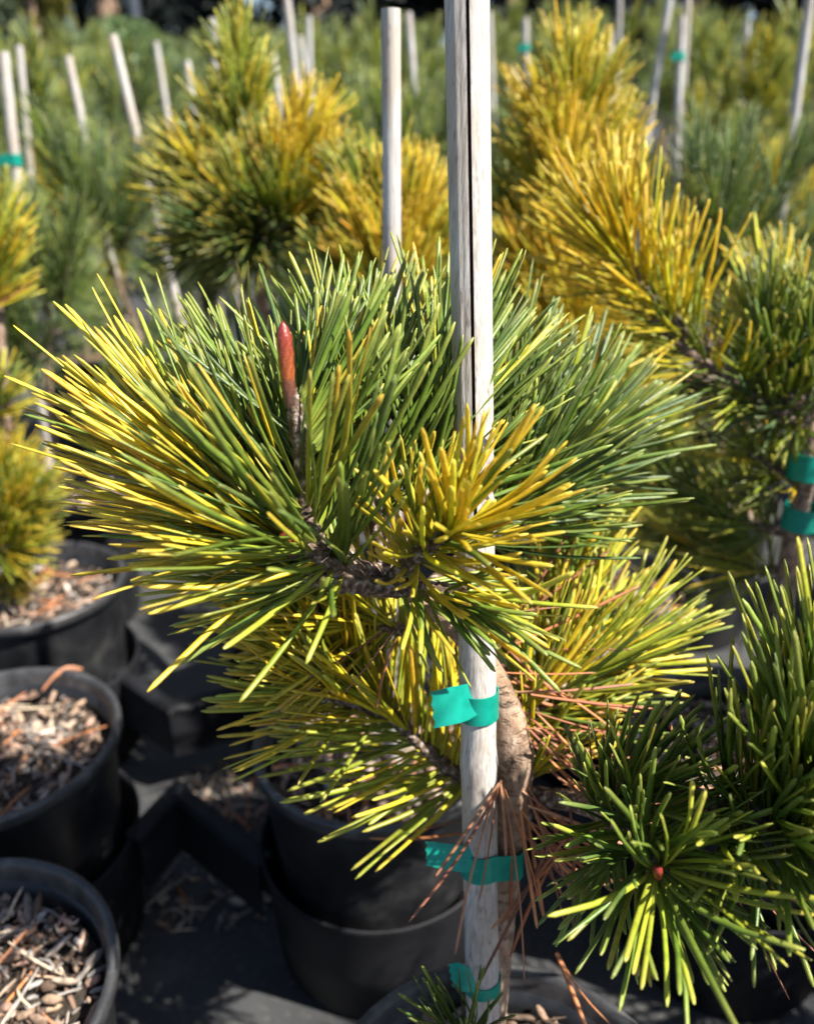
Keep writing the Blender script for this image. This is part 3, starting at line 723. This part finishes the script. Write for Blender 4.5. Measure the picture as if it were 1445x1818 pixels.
# leave the bud, the sunlit tie and the outline of the crown clear
def trim(nd):
    s = np.linspace(0.05, 1, 24)
    c = nd['P'][:, None] + nd['L'][:, None, None] * (s[None, :, None] * nd['D'][:, None] + (s ** 2)[None, :, None] * nd['B'][:, None])
    px, py, Z = proj(c); tx, ty, tz = px[:, -1], py[:, -1], Z[:, -1]
    lucky = rng.random(len(tx))
    bad = ((px > 478) & (px < 532) & (py > 560) & (py < 730) & (Z < .262)).any(1) & (lucky > .06)
    bad |= ((px > 755) & (px < 890) & (py > 1200) & (py < 1300) & (Z < .345)).any(1) & (lucky > .10)
    bad |= ((px > 740) & (px < 930) & (py > 1480) & (py < 1560) & (Z < .36)).any(1)
    top = np.interp(tx, [0, 100, 220, 400, 700, 820, 1000, 1250], [560, 500, 440, 440, 405, 385, 470, 700])
    bad |= (ty < top) & (tz < .44) & (tz > .2) & (ty < 1000) & (tx < 1230)
    low = np.interp(tx, [100, 300, 500, 640, 760, 900], [960, 1140, 1200, 1230, 1190, 1200])
    bad |= (ty > low) & (ty < 1560) & (tz < .325) & (tx < 900) & (lucky > .08)
    k = ~bad
    return {q: v[k] for q, v in nd.items()}
SH = [(a_, b_, c_, trim(d_), e_) for a_, b_, c_, d_, e_ in SH]
# choose the needles that show largest: coarse depth buffer over the picture
GW, GH, CS = 482, 606, 3.0
zbuf = np.full((GH, GW), 1e9); ibuf = np.full((GH, GW, 2), -1, dtype=int)
for si, (ax, r0, r1, nd, bud) in enumerate(SH):
    s = np.linspace(0.02, .98, 60)
    c = nd['P'][:, None] + nd['L'][:, None, None] * (s[None, :, None] * nd['D'][:, None] + (s ** 2)[None, :, None] * nd['B'][:, None])
    px, py, Z = proj(c); gx = (px / CS).astype(int); gy = (py / CS).astype(int)
    for i in range(len(nd['P'])):
        ok = (gx[i] >= 0) & (gx[i] < GW) & (gy[i] >= 0) & (gy[i] < GH)
        for x, y, z in zip(gx[i][ok], gy[i][ok], Z[i][ok]):
            if z < zbuf[y, x]: zbuf[y, x] = z; ibuf[y, x] = (si, i)
count = {}
for si, i in ibuf.reshape(-1, 2):
    if si >= 0: count[(int(si), int(i))] = count.get((int(si), int(i)), 0) + 1
best = sorted(count.items(), key=lambda q: -q[1] / SH[q[0][0]][3]['P'][q[0][1]][1])[:300]
single = {}
for (k, c_) in best: single.setdefault(k[0], []).append(k[1])
for si, (ax, r0, r1, nd, bud) in enumerate(SH):
    br = tube_obj('branch', ax, r0, r1, M_TWIG, main, n=36, K=10, rough=.16)
    if bud: new_obj('bud', bud_mesh(at(*bud[0]), at(*bud[1]), bud[2]), br)
    own = sorted(single.get(si, [])); rest = np.array([i for i in range(len(nd['P'])) if i not in set(own)])
    if len(rest): tag(new_obj('foliage', needles_mesh('foliage', nd, SEC6, 6, rest), br), kind='stuff')
    for i in own: new_obj('needle', needles_mesh('needle', nd, SEC6, 6, np.array([i])), br)

# dead needles caught in the lower branches
DN = [((890, 1385, .328), (725, 1637, .318)), ((890, 1385, .328), (808, 1695, .335)), ((892, 1395, .329), (930, 1742, .34)), ((888, 1388, .328), (898, 1520, .33)), ((886, 1390, .327), (770, 1560, .325)), ((884, 1395, .328), (850, 1600, .335)), ((895, 1400, .33), (960, 1620, .335)), ((1000, 1450, .335), (850, 1745, .345)), ((1010, 1480, .335), (890, 1640, .343)),
      ((912, 1350, .345), (1008, 1510, .34)), ((915, 1450, .352), (1095, 1590, .34)), ((1012, 1440, .335), (1015, 1642, .335)), ((1005, 1510, .34), (872, 1650, .345)),
      ((985, 1520, .345), (905, 1700, .355)), ((830, 1458, .37), (702, 1490, .37)), ((835, 1476, .37), (655, 1488, .375)), ((700, 1120, .31), (612, 1230, .32)), ((705, 1130, .31), (668, 1260, .32)),
      ((680, 1120, .315), (545, 1205, .33)), ((880, 1160, .35), (1012, 940, .36)), ((890, 1120, .35), (1085, 975, .36)), ((900, 1150, .35), (1135, 1040, .35)), ((905, 1090, .345), (1065, 1075, .35)),
      ((895, 1170, .345), (985, 1025, .35)), ((1100, 1560, .285), (1140, 1590, .28)), ((1290, 1560, .285), (1400, 1775, .30)), ((1320, 1570, .285), (1445, 1690, .29)), ((1340, 1560, .285), (1445, 1620, .29)), ((1175, 1260, .31), (1215, 1350, .31))]
for i in range(34):
    x0, y0 = rng.uniform(885, 960), rng.uniform(1150, 1330); an = rng.normal(.45, .35); L = rng.uniform(140, 250); z = rng.uniform(.335, .365)
    DN.append(((x0, y0, z), (x0 + L * math.cos(an), y0 + L * math.sin(an), z + rng.uniform(-.01, .02))))
for i in range(24):
    x0, y0 = rng.uniform(890, 950), rng.uniform(1390, 1470); an = rng.uniform(.4, 2.2); L = rng.uniform(120, 230); z = rng.uniform(.34, .36)
    DN.append(((x0, y0, z), (x0 + L * math.cos(an), y0 + L * math.sin(an), z + rng.uniform(-.01, .01))))
for i in range(14):
    x0, y0 = rng.uniform(980, 1200), rng.uniform(1370, 1440); an = rng.uniform(-.3, .5); L = rng.uniform(100, 180); z = rng.uniform(.325, .35)
    DN.append(((x0, y0, z), (x0 + L * math.cos(an), y0 + L * math.sin(an), z)))
for a_, b_ in DN: dead_needle(at(*a_), at(*b_), main)

# ---------------------------------------------------------------- hand placed pines behind
def custom_pine(label, base, trunk, shoots, group=None, sec_=SEC4, S_=5, tr=(.0075, .004)):
    t = empty('pine_tree', (base[0], base[1], SOIL_Z)); tag(t, label, 'pine tree', group)
    tube_obj('trunk', trunk, tr[0], tr[1], M_BARK, t, n=30, K=14, rough=.06)
    for sh in shoots:
        ax, n_, mix, L = sh[:4]; kw = dict(sh[4]) if len(sh) > 4 else {}
        bud = kw.pop('bud', None); r_ = kw.pop('r', (.0038, .0026)); wid = kw.pop('wid', .0019)
        a0 = kw.pop('a0', 1.15); a1 = kw.pop('a1', .35)
        br = tube_obj('branch', ax, r_[0], r_[1], M_TWIG, t, n=20, K=8, rough=.15)
        nd = shoot_needles(ax, n_, L, wid, a0, a1, mix, **kw)
        tag(new_obj('needle_tuft', needles_mesh('needle_tuft', nd, sec_, S_), br), kind='stuff')
        if bud: new_obj('bud', bud_mesh(bud[0], bud[1], bud[2], .7), br)
    return t
GOLD = {'o': 4, 'y': 6, 'vy': 1}; GOLDG = {'y': 4, 'yg': 3, 'vy': 2, 'g': 1.5}; GRN = {'g': 5, 'dg': 4, 'bg': 2}; OLV = {'ol': 4, 'yg': 3, 'y': 2, 'g': 3}
A = lambda l: [at(*p) for p in l]
# right pine in the pot behind the low tuft
soilpt = lambda x, y: Vector((x, y, SOIL_Z - .02))
tb = soilpt(.245, .455)
TRR = [tb, at(1372, 1180, .55), at(1408, 960, .51), at(1432, 840, .49), at(1438, 740, .475)]
custom_pine('pine with a long slanting golden shoot and three green ties on its trunk', (.245, .455), TRR, [
    (A([(1438, 745, .475), (1330, 690, .47), (1200, 570, .465), (1112, 470, .462), (1090, 430, .462)]), 330, GOLD, .058, dict(t0=.45, a0=1.2, a1=.45, up=.15, bud=(at(1092, 445, .462), at(1084, 388, .462), .0026))),
    (A([(1330, 690, .47), (1240, 640, .462), (1150, 560, .47)]), 120, {'yg': 3, 'y': 3, 'g': 3}, .046, dict(t0=.0, a0=1.3, a1=.9)),
    (A([(1438, 745, .475), (1390, 690, .465), (1365, 620, .462), (1360, 570, .462)]), 190, {'g': 6, 'yg': 3, 'bg': 2}, .044, dict(t0=.15, up=.2)),
    (A([(1438, 745, .475), (1440, 660, .462), (1445, 590, .46)]), 150, {'g': 6, 'yg': 3, 'bg': 2}, .046, dict(t0=.2, up=.2)),
    (A([(1436, 770, .48), (1380, 730, .47), (1330, 700, .465)]), 140, {'g': 5, 'yg': 3, 'bg': 2}, .040, dict(t0=.1, a0=1.3, a1=.8, up=.0)),
    (A([(1430, 860, .50), (1370, 830, .50), (1330, 800, .50)]), 110, {'y': 3, 'yg': 3, 'ol': 3}, .044, dict(t0=.1, a0=1.3, a1=.6, up=.0)),
    (A([(1438, 745, .475), (1400, 600, .50), (1370, 520, .52)]), 160, {'yg': 4, 'y': 3, 'g': 3}, .048, dict(t0=.3, up=.2)),
    (A([(1410, 950, .515), (1300, 920, .54), (1200, 870, .56)]), 220, {'g': 5, 'yg': 4, 'ol': 2}, .050, dict(t0=.15, up=.2)),
    (A([(1400, 1010, .525), (1320, 1010, .55), (1240, 970, .57)]), 180, {'ol': 4, 'yg': 3, 'y': 1.5}, .052, dict(t0=.15, up=.2)),
])
# stake beside it
a_ = at(1445, 700, .495); d = a_ - Vector((.262, .47, .03))
stake(Vector((.262, .47, .03)), a_, .0065, .006, 'shaded stake with green ties beside the pine with the slanting golden shoot', M_STAKE, K=20, nodes=(.5, .8), n=60)
def tie_at(px, py, Z, r, h, label, group=None, flag=True, ax=Vector((0, 0, 1))):
    c = at(px, py, Z); w = FPX / Z
    f = [(c + Vector((-r * .5, -r * 1.05, h * .5)), c + Vector((-r * .5, -r * 1.05, -h * .5))), (c + Vector((-r * 1.3, -r * 1.1, h * .45)), c + Vector((-r * 1.3, -r * 1.1, -h * .55))), (c + Vector((-r * 2.4, -r * .9, h * .35)), c + Vector((-r * 2.3, -r * .9, -h * .65)))] if flag else None
    return tie(label, ring(c, r, ax, 20), h, f, ax, group, center=c)
tie_at(1430, 824, .487, .0098, .0165, 'upper green tape on the shaded trunk under the slanting golden shoot', flag=False)
tie_at(1420, 917, .505, .0100, .0150, 'middle green tape on the shaded trunk under the slanting golden shoot', flag=False)
tie_at(1386, 1118, .54, .0098, .0150, 'lowest green tape on the shaded trunk under the slanting golden shoot', flag=False)

# tall golden pine behind the stake
def tufts(px_list, root, n_, mix, L, **kw):
    out = []
    for (x, y, Z, dx, dy, mm, nn, LL) in px_list:
        tip = at(x, y, Z); mid = at(x + dx * .5, y + dy * .5, Z + .005); st = at(x + dx, y + dy, Z + .012)
        out.append(([st, mid, tip], nn or n_, mm or mix, LL or L, dict(kw)))
    return out
b2 = (.155, .665)
custom_pine('tall golden yellow pine rising behind the split stake', b2, [soilpt(*b2), at(1020, 800, .74), at(1015, 500, .68), at(1010, 250, .64), at(1015, 130, .625)], tufts([
    (1010, 140, .625, 5, 120, {'y': 4, 'yg': 3, 'o': 2}, 200, .050), (955, 210, .63, 60, 90, GOLD, 170, .046), (1060, 170, .63, -45, 100, GOLDG, 170, .046),
    (940, 300, .635, 75, 90, GOLDG, 170, .046), (1000, 270, .62, 12, 110, GOLD, 220, .048), (1080, 280, .63, -60, 110, GOLD, 190, .048), (905, 380, .65, 100, 110, {'g': 5, 'yg': 3, 'y': 2}, 170, .048),
    (990, 400, .63, 25, 110, GOLD, 220, .050), (1070, 400, .64, -55, 110, GOLDG, 190, .048), (940, 480, .64, 75, 90, GOLD, 220, .050), (1010, 500, .63, 5, 110, GOLD, 220, .050), (985, 580, .64, 30, 90, GOLD, 200, .050),
    (1050, 640, .655, -35, 90, GOLD, 220, .050), (1100, 560, .66, -80, 90, GOLDG, 170, .05), (960, 690, .67, 50, 80, GOLDG, 180, .05), (1110, 720, .68, -80, 70, GOLDG, 190, .05), (1150, 640, .68, -120, 120, {'yg': 4, 'g': 4, 'y': 2}, 160, .05), (1150, 790, .69, -120, 60, {'g': 5, 'yg': 4}, 160, .05),
    (1040, 800, .69, -20, 80, {'yg': 4, 'ol': 4, 'y': 2}, 170, .05), (1090, 890, .70, -70, 50, {'ol': 4, 'yg': 4, 'y': 2}, 170, .05), (1180, 910, .71, -160, 60, {'ol': 4, 'yg': 4, 'g': 2}, 160, .05)], b2, 180, GOLD, .048, t0=.1, up=.25, a0=1.0, a1=.3, wid=.0021), tr=(.008, .004))
# golden pine by the slim stake
b4 = (.005, .60)
custom_pine('golden needled pine half hidden behind the slim flat topped stake', b4, [soilpt(*b4), at(700, 900, .70), at(705, 600, .63), at(700, 420, .60)], tufts([
    (650, 420, .60, 50, 90, GOLD, 200, .050), (735, 380, .60, -30, 110, GOLD, 210, .050), (690, 350, .60, 10, 110, GOLDG, 190, .048), (640, 340, .61, 55, 120, {'yg': 5, 'g': 3, 'y': 2}, 150, .046), (770, 440, .61, -60, 90, {'y': 4, 'yg': 4}, 150, .046), (700, 470, .60, 5, 90, GOLD, 200, .05), (610, 480, .61, 90, 90, {'yg': 4, 'y': 3, 'g': 3}, 150, .048)], b4, 180, GOLD, .05, t0=.1, up=.2, a0=1.0, a1=.3, wid=.0021))
# rounded olive pine with a golden tuft
b3 = (-.150, .70)
custom_pine('bushy olive pine with a tall upright shoot and one golden tuft', b3, [soilpt(*b3), at(470, 800, .80), at(462, 500, .73), at(455, 330, .70), at(430, 200, .68)], tufts([
    (425, 95, .67, 10, 150, {'yg': 6, 'g': 3, 'y': 2}, 190, .044), (440, 160, .675, 0, 90, {'yg': 5, 'y': 3, 'g': 2}, 120, .04), (540, 255, .64, -50, 110, GOLD, 270, .052), (565, 330, .645, -70, 80, GOLD, 220, .05), (395, 235, .68, 50, 90, OLV, 190, .048),
    (345, 290, .68, 90, 70, {'y': 4, 'ol': 4, 'yg': 2}, 200, .048), (330, 350, .68, 110, 40, {'y': 3, 'ol': 5, 'yg': 2}, 200, .048), (470, 290, .67, -10, 80, GRN, 180, .044), (490, 365, .645, -10, 20, {'g': 6, 'yg': 3}, 190, .042), (430, 350, .66, 25, 50, OLV, 180, .046),
    (380, 410, .67, 70, 0, {'ol': 5, 'dg': 4, 'y': 1}, 200, .050), (540, 410, .67, -60, 0, {'ol': 4, 'g': 4, 'y': 2}, 190, .048), (450, 430, .66, 10, -20, {'ol': 4, 'dg': 4}, 180, .05), (340, 450, .69, 110, -30, {'ol': 5, 'dg': 4}, 150, .05)], b3, 180, OLV, .048, t0=.1, up=.2, a0=1.1, a1=.35, wid=.0021))
# left edge pine
b5 = (-.352, .66)
custom_pine('yellow and green pine beside the stake with two ties', b5, [soilpt(*b5), at(30, 980, .75), at(15, 800, .71), at(0, 600, .68), at(-10, 450, .66)], tufts([
    (45, 880, .70, -50, 60, {'yg': 4, 'y': 4, 'g': 2}, 220, .046), (30, 960, .71, -50, 30, {'yg': 4, 'y': 4, 'g': 2}, 200, .044), (10, 830, .70, -20, 70, GOLDG, 180, .044), (0, 460, .65, -20, 100, {'y': 4, 'yg': 4}, 160, .044), (-5, 400, .65, -10, 90, {'y': 3, 'yg': 5}, 150, .044), (0, 700, .68, -30, 60, {'yg': 4, 'g': 4, 'y': 2}, 100, .04), (20, 1030, .74, -20, 30, {'y': 4, 'ol': 4}, 100, .04)], b5, 180, OLV, .046, t0=.1, up=.12, a0=1.1, a1=.4, wid=.0021))
dead_needle(at(60, 505, .6), at(-30, 560, .6), None, .002, .05, DEADC[0], 'fallen_needle')['label'] = 'brown dry needle caught on the left edge pine'
bpy.data.objects['fallen_needle']['category'] = 'pine needle'

# ---------------------------------------------------------------- generic background pines
def proto(kind, mix, seed, h, nt, L, near=True, spread=.11, upright=.5):
    """prototype pieces in local coordinates: list of (name, mesh, children)"""
    global rng
    keep = rng; rng = np.random.default_rng(seed); random.seed(seed)
    pts = [Vector((0, 0, 0)), Vector((rng.normal(0, .008), rng.normal(0, .008), h * .4)), Vector((rng.normal(0, .012), rng.normal(0, .012), h * .75)), Vector((rng.normal(0, .012), 0, h * .92))]
    sp = spline(pts, 20); V, F = tube(sp, [.008 - .0045 * i / 19 for i in range(20)], 8, .06, False)
    out = [('trunk', mesh_np('trunk', [tuple(v) for v in V], F, M_BARK), [])]
    for i in range(nt):
        f = (i + .5) / nt; z0 = h * (.30 + .60 * f); an = i * 2.4 + rng.normal(0, .3)
        rr = spread * (1.15 - .85 * f) * rng.uniform(.8, 1.2); st = sp[min(19, int(z0 / (h * .92) * 19))]
        if i == nt - 1: rr = .004
        out_d = Vector((math.cos(an), math.sin(an), 0))
        tip = st + out_d * rr + Vector((0, 0, rr * upright + h * .07 * (1 + f)))
        ax = [st, st + out_d * rr * .55 + Vector((0, 0, rr * .12)), tip]
        nn = int(rng.uniform(.85, 1.15) * (190 if near else 120))
        V, F = tube(spline(ax, 8), [.0036 - .0012 * q / 7 for q in range(8)], 6, .1, False)
        nd = shoot_needles(ax, nn, L * rng.uniform(.85, 1.1), .0026 if near else .0036, 1.15, .30, mix if not callable(mix) else mix(f), t0=.15, up=.22, bend=.08)
        Vn, Fn, Cn, _ = needle_geo(nd['P'], nd['D'], nd['L'], nd['W'], nd['B'], nd['C'], SEC4 if near else SEC3, 4 if near else 3, nd['R'])
        out.append(('branch', mesh_np('branch', [tuple(v) for v in V], F, M_TWIG), [('needle_tuft', mesh_np('needle_tuft', Vn, Fn, M_NEEDLE, Cn))]))
    rng = keep; random.seed(seed + 1)
    return out
PG = [proto('g', {'g': 4, 'lb': 5, 'bg': 3, 'yg': .6}, 101, .50, 8, .086, spread=.15), proto('g', {'g': 3, 'dg': 1, 'lb': 5, 'bg': 3, 'yg': 1}, 102, .54, 9, .082, spread=.17),
      proto('g', {'dg': 3, 'bg': 4, 'g': 4, 'lb': 2}, 103, .46, 7, .092, spread=.16), proto('g', {'g': 5, 'yg': 2.5, 'lb': 5}, 104, .58, 10, .076, spread=.14)]
PY = [proto('y', {'yg': 5, 'y': 2, 'g': 4}, 105, .52, 13, .056), proto('y', {'y': 5, 'yg': 3, 'g': 2}, 106, .48, 12, .054)]
def joined(pr):
    """one foliage mesh + trunk for plants too small to show their parts"""
    Vs, Fs, Cs, off = [], [], [], 0
    for nm, me, ch in pr[1:]:
        for _, mc in ch:
            nv = len(mc.vertices); v = np.empty(nv * 3, np.float32); mc.vertices.foreach_get('co', v)
            f = np.empty(len(mc.loops), np.int32); mc.loops.foreach_get('vertex_index', f); c = np.empty(nv * 4, np.float32); mc.color_attributes['Col'].data.foreach_get('color', c)
            Vs.append(v.reshape(-1, 3)); Fs.append(f.reshape(-1, 4) + off); Cs.append(c.reshape(-1, 4)[:, :3]); off += nv
    return [pr[0], ('foliage', mesh_np('foliage', np.vstack(Vs), np.vstack(Fs), M_NEEDLE, np.vstack(Cs)), [])]
FG = [joined(proto('g', {'g': 3, 'lb': 6, 'bg': 3, 'yg': 1}, 201, .52, 8, .090, False, .17)), joined(proto('g', {'g': 5, 'lb': 5, 'yg': 2}, 202, .58, 9, .084, False, .17)), joined(proto('g', {'dg': 2, 'bg': 4, 'lb': 3, 'g': 3}, 203, .50, 8, .092, False, .18))]
FY = [joined(proto('y', {'yg': 5, 'y': 2, 'g': 4}, 205, .55, 13, .056, False, .13)), joined(proto('y', {'y': 4, 'yg': 4, 'g': 3}, 206, .48, 12, .056, False, .12))]
def place(pr, x, y, sc, rz, label, group, z=None):
    t = empty('pine_tree', (x, y, z if z is not None else ground_z(y) + SOIL_Z * .8)); t.rotation_euler = (random.gauss(0, .05), random.gauss(0, .05), rz); t.scale = (sc, sc, sc)
    tag(t, label, 'pine tree', group)
    for nm, me, ch in pr:
        o = bpy.data.objects.new(nm, me); COL.objects.link(o); o.parent = t
        if nm == 'foliage': o['kind'] = 'stuff'
        for nm2, mc in ch:
            c = bpy.data.objects.new(nm2, mc); COL.objects.link(c); c.parent = o; c['kind'] = 'stuff'
ANCH = [(20, 'the edge stake with two ties'), (150, 'the slanting stake with one tie'), (270, 'the stake with a swollen joint'), (450, 'the bushy olive pine'), (690, 'the slim flat topped stake'), (840, 'the split stake'), (1000, 'the tall golden pine'), (1190, 'the upright grey stake'), (1400, 'the knobbly grey stake')]
random.seed(5)
LOOK = {id(PG[0]): 'mid green shaggy pine', id(PG[1]): 'broad grey green pine', id(PG[2]): 'low dark green long needled pine', id(PG[3]): 'upright fresh green pine', id(PY[0]): 'lime green pine', id(PY[1]): 'yellow tinged pine',
        id(FG[0]): 'mid green shaggy pine', id(FG[1]): 'fresh green pine', id(FG[2]): 'dark bluish green pine', id(FY[0]): 'lime green pine', id(FY[1]): 'yellow tinged pine'}
y = .86; k = 0
while y < 5.4:
    dx = .235 * (1 + .07 * k); half = .56 * y + .12
    nxp = int(2 * half / dx) + 1
    for i in range(nxp):
        x = -half + i * dx + (dx / 2 if k % 2 else 0) + random.gauss(0, .03); yy = y + random.gauss(0, .03)
        if abs(x + .15) < .11 and yy < .93: continue
        if yy > 2.7 and x / (yy * CP) * FPX + W0 / 2 < 300: continue
        yel = random.random() < (.10 + (.10 if x > .2 else 0))
        near = yy < 1.55
        pr = random.choice((PY if yel else PG) if near else (FY if yel else FG))
        qx = x / (yy * CP) * FPX + W0 / 2
        near_to = min(ANCH, key=lambda a_: abs(a_[0] - qx))[1]
        lab = LOOK[id(pr)] + (' close behind ' if near else ' in far rows beyond ') + near_to
        gr = 'pines in the rows: ' + lab
        sc = random.uniform(.90, 1.10) * (.66 + .085 * (min(yy, 1.9) - .9) + .015 * max(0, yy - 1.9)) * (1.08 if x > .25 else 1)
        place(pr, x, yy, sc, random.uniform(0, 6.28), lab, gr)
        if near: make_pot(x, yy, 'black nursery pot among the background pines', random.uniform(0, 6), None, 40 + i + 20 * k, 'pots among the background pines', zoff=.0 + .003)
    k += 1; y += .21 * (1 + .10 * k)

# unseen pines past the right edge, the first two added to cast shade
for (nx_, ny_, pr_, lb) in ((.345, .205, PG[1], 'unseen broad grey green pine added for shade in the row of the split stake'), (.49, .36, PG[0], 'unseen mid green shaggy pine added for shade next to the pot behind the low tuft'), (.60, .24, PG[2], 'low dark pine at the end of the split stake row')):
    place(pr_, nx_, ny_, 1.0 if ny_ > .3 else .60, nx_ * 9, lb, None)
    make_pot(nx_, ny_, 'black nursery pot holding the ' + lb.split(' in ')[0].split(' next')[0].split(' at')[0], nx_, None, int(nx_ * 100), None, mulch_label='potting mix under the ' + lb.split(' in ')[0].split(' next')[0].split(' at')[0], zoff=.003)

# ties far behind
def far_tie(bi, py, label, group=None):
    p0, p1 = BSP[bi]
    lo, hi = 0.0, 1.0
    for _ in range(40):
        m_ = (lo + hi) / 2; q = p0.lerp(p1, m_)
        if proj(np.array([tuple(q)]))[1][0] > py: lo = m_
        else: hi = m_
    c = p0.lerp(p1, lo); ax = (p1 - p0)
    r = .0066; h = .011
    f = [(c + Vector((-.003, -.0069, h * .5)), c + Vector((-.003, -.0069, -h * .5))), (c + Vector((-.010, -.0075, h * .45)), c + Vector((-.010, -.0075, -h * .55))), (c + Vector((-.015, -.006, h * .3)), c + Vector((-.015, -.006, -h * .6)))]
    tie(label, ring(c, r, ax, 18), h, f, ax, group, center=c)
far_tie(0, 283, 'upper green tape on the edge stake with two ties'); far_tie(0, 455, 'lower green tape on the edge stake with two ties')
far_tie(2, 328, 'green tape tied on the slanting pale stake'); far_tie(13, 85, 'green tape on a thin background stake', 'tapes on thin background stakes'); far_tie(16, 100, 'green tape on the upright grey stake over the tuft with a brown bud')

# ---------------------------------------------------------------- far planting
def leafy(name, pts, normals, size, cols, m=M_LEAF):
    n = len(pts); V = np.zeros((n, 4, 3)); a = rng.normal(0, 1, (n, 3)); a /= np.linalg.norm(a, axis=1, keepdims=True)
    b_ = np.cross(a, rng.normal(0, 1, (n, 3))); b_ /= np.linalg.norm(b_, axis=1, keepdims=True)
    s = size * rng.uniform(.6, 1.4, (n, 1))
    V[:, 0] = pts - a * s; V[:, 1] = pts - b_ * s * .42; V[:, 2] = pts + a * s; V[:, 3] = pts + b_ * s * .42
    F = np.arange(n * 4).reshape(n, 4)
    return mesh_np(name, V, F, m, np.repeat(cols, 4, axis=0), smooth=False)
def conifer(label, x, y, h, r, col, n, size, group=None, shape=1.0, z0=None, cat='conifer', name='conifer_tree'):
    z = ground_z(min(y, 16)) if z0 is None else z0
    t = empty(name, (x, y, z)); tag(t, label, cat, group)
    V, F = tube(spline([Vector((x, y, z)), Vector((x, y, z + h * .6)), Vector((x, y, z + h * .97))], 10), [r * .10 * (1 - .09 * i) for i in range(10)], 8, .05, False)
    new_obj('trunk', mesh_np('trunk', [tuple(v) for v in V], F, M_BARK), t)
    nb = 90; bt = rng.uniform(0, 1, nb); ba = np.arange(nb) * 2.4
    k = rng.integers(0, nb, n); f = bt[k]; rad = r * (1 - f) ** shape * rng.uniform(.25, 1.0, n) ** .6
    an = ba[k] + rng.normal(0, .16, n)
    P = np.stack([x + rad * np.cos(an), y + rad * np.sin(an), z + h * (.03 + .97 * f) - rad * .18 + rng.normal(0, size * .8, n)], 1)
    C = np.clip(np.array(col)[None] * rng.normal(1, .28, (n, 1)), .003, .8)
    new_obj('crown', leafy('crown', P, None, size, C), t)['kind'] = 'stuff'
    return t
def at_far(px, Y): return (px - W0 / 2) / FPX * (Y * CP + .0)
for i in range(15):
    conifer('tall dark evergreen tree in the shaded line behind the nursery', -6.8 + i * .97 + random.uniform(-.2, .2), 9.6 + (i % 2) * .9, random.uniform(4.2, 5.5), 1.35, (.010, .017, .017), 11000, .09, 'dark evergreen trees behind the nursery', shape=.55)  # crown colour set very dark to paint in the shade on this tree line
conifer('yellow green feathery conifer in the far corner', at_far(95, 4.6), 4.6, 1.5, .26, (.22, .21, .04), 5000, .03, shape=.5)
conifer('grey green drooping conifer in the far corner', at_far(-5, 4.0), 4.0, 1.5, .28, (.07, .10, .06), 5000, .035, shape=.5)
pb = atY(125, 52, 3.7); conifer('small powdery blue spruce behind the left stakes', pb.x, 3.7, pb.z - ground_z(3.7), .20, (.16, .24, .27), 6000, .018, shape=.7)
# clipped dome shrub
pd = atY(215, 32, 4.3); rs = .21; cz = pd.z - rs
t = empty('round_shrub', (pd.x, 4.3, ground_z(4.3))); tag(t, 'clipped pale green dome shaped shrub in front of dark trees', 'shrub')
n = 9000; d = rng.normal(0, 1, (n, 3)); d[:, 2] = np.abs(d[:, 2]) * 1 - .35 * (rng.random(n) < .4); d /= np.linalg.norm(d, axis=1, keepdims=True)
P = np.array([pd.x, 4.3, cz]) + d * rs * rng.uniform(.86, 1.02, (n, 1)) * np.array([1.05, 1.05, 1.0])
Cc = np.clip(np.array([[.11, .18, .06]]) * rng.normal(1, .22, (n, 1)), .01, .5)
new_obj('crown', leafy('crown', P, None, .018, Cc), t)['kind'] = 'stuff'
V, F = tube([Vector((pd.x, 4.3, ground_z(4.3))), Vector((pd.x, 4.3, cz))], [.02, .015], 8, .05, False)
new_obj('trunk', mesh_np('trunk', [tuple(v) for v in V], F, M_BARK), t)
# dark post
pp = atY(240, 40, 7.4); V, F = tube(spline([Vector((pp.x, 7.4, ground_z(7.4))), Vector((pp.x, 7.4, 3.2))], 6), [.05] * 6, 14, 0, False)
o = new_obj('utility_post', mesh_np('utility_post', [tuple(v) for v in V], F, M_POST)); tag(o, 'dark slate post standing behind the dome shrub', 'post')

# ---------------------------------------------------------------- fallen things in the pots
def fallen(a, b, label, w=.0018, group=None):
    o = dead_needle(a, b, None, w, .08, DEADC[3], 'fallen_needle'); tag(o, label, 'pine needle', group); return o
fallen(at(987, 1692, .372), at(1042, 1830, .352), 'straight orange dry needle leaning on the mulch by the split stake', .0022)
fallen(at(988, 1690, .372), at(1085, 1822, .352), 'curved orange dry needle crossing the mulch by the split stake', .0022)
# curved brown leaf on the scuffed pot
lm = at(145, 1187, .62); fl_ = spline([at(75, 1226, .615), at(98, 1200, .620), at(122, 1187, .625), at(146, 1188, .63)], 9)
V = []; F = []
for i, p in enumerate(fl_):
    w_ = .0032 * (1 - abs(i / 8 - .45) * 1.1)
    for s_ in (-1, 0, 1): V.append(p + Vector((.3 * s_ * w_, .2 * s_ * w_, s_ * w_ + (-.0008 if s_ == 0 else 0))))
for i in range(8):
    for k in range(2): F.append((i * 3 + k, i * 3 + k + 1, (i + 1) * 3 + k + 1, (i + 1) * 3 + k))
me = mesh_np('dry_leaf', [tuple(v) for v in V], F, M_DEAD, [(.45, .2, .11)] * len(V)); o = new_obj('dry_leaf', me)
md = o.modifiers.new('thick', 'SOLIDIFY'); md.thickness = .0006
tag(o, 'curved orange brown dry leaf on the rim of the scuffed pot', 'leaf')
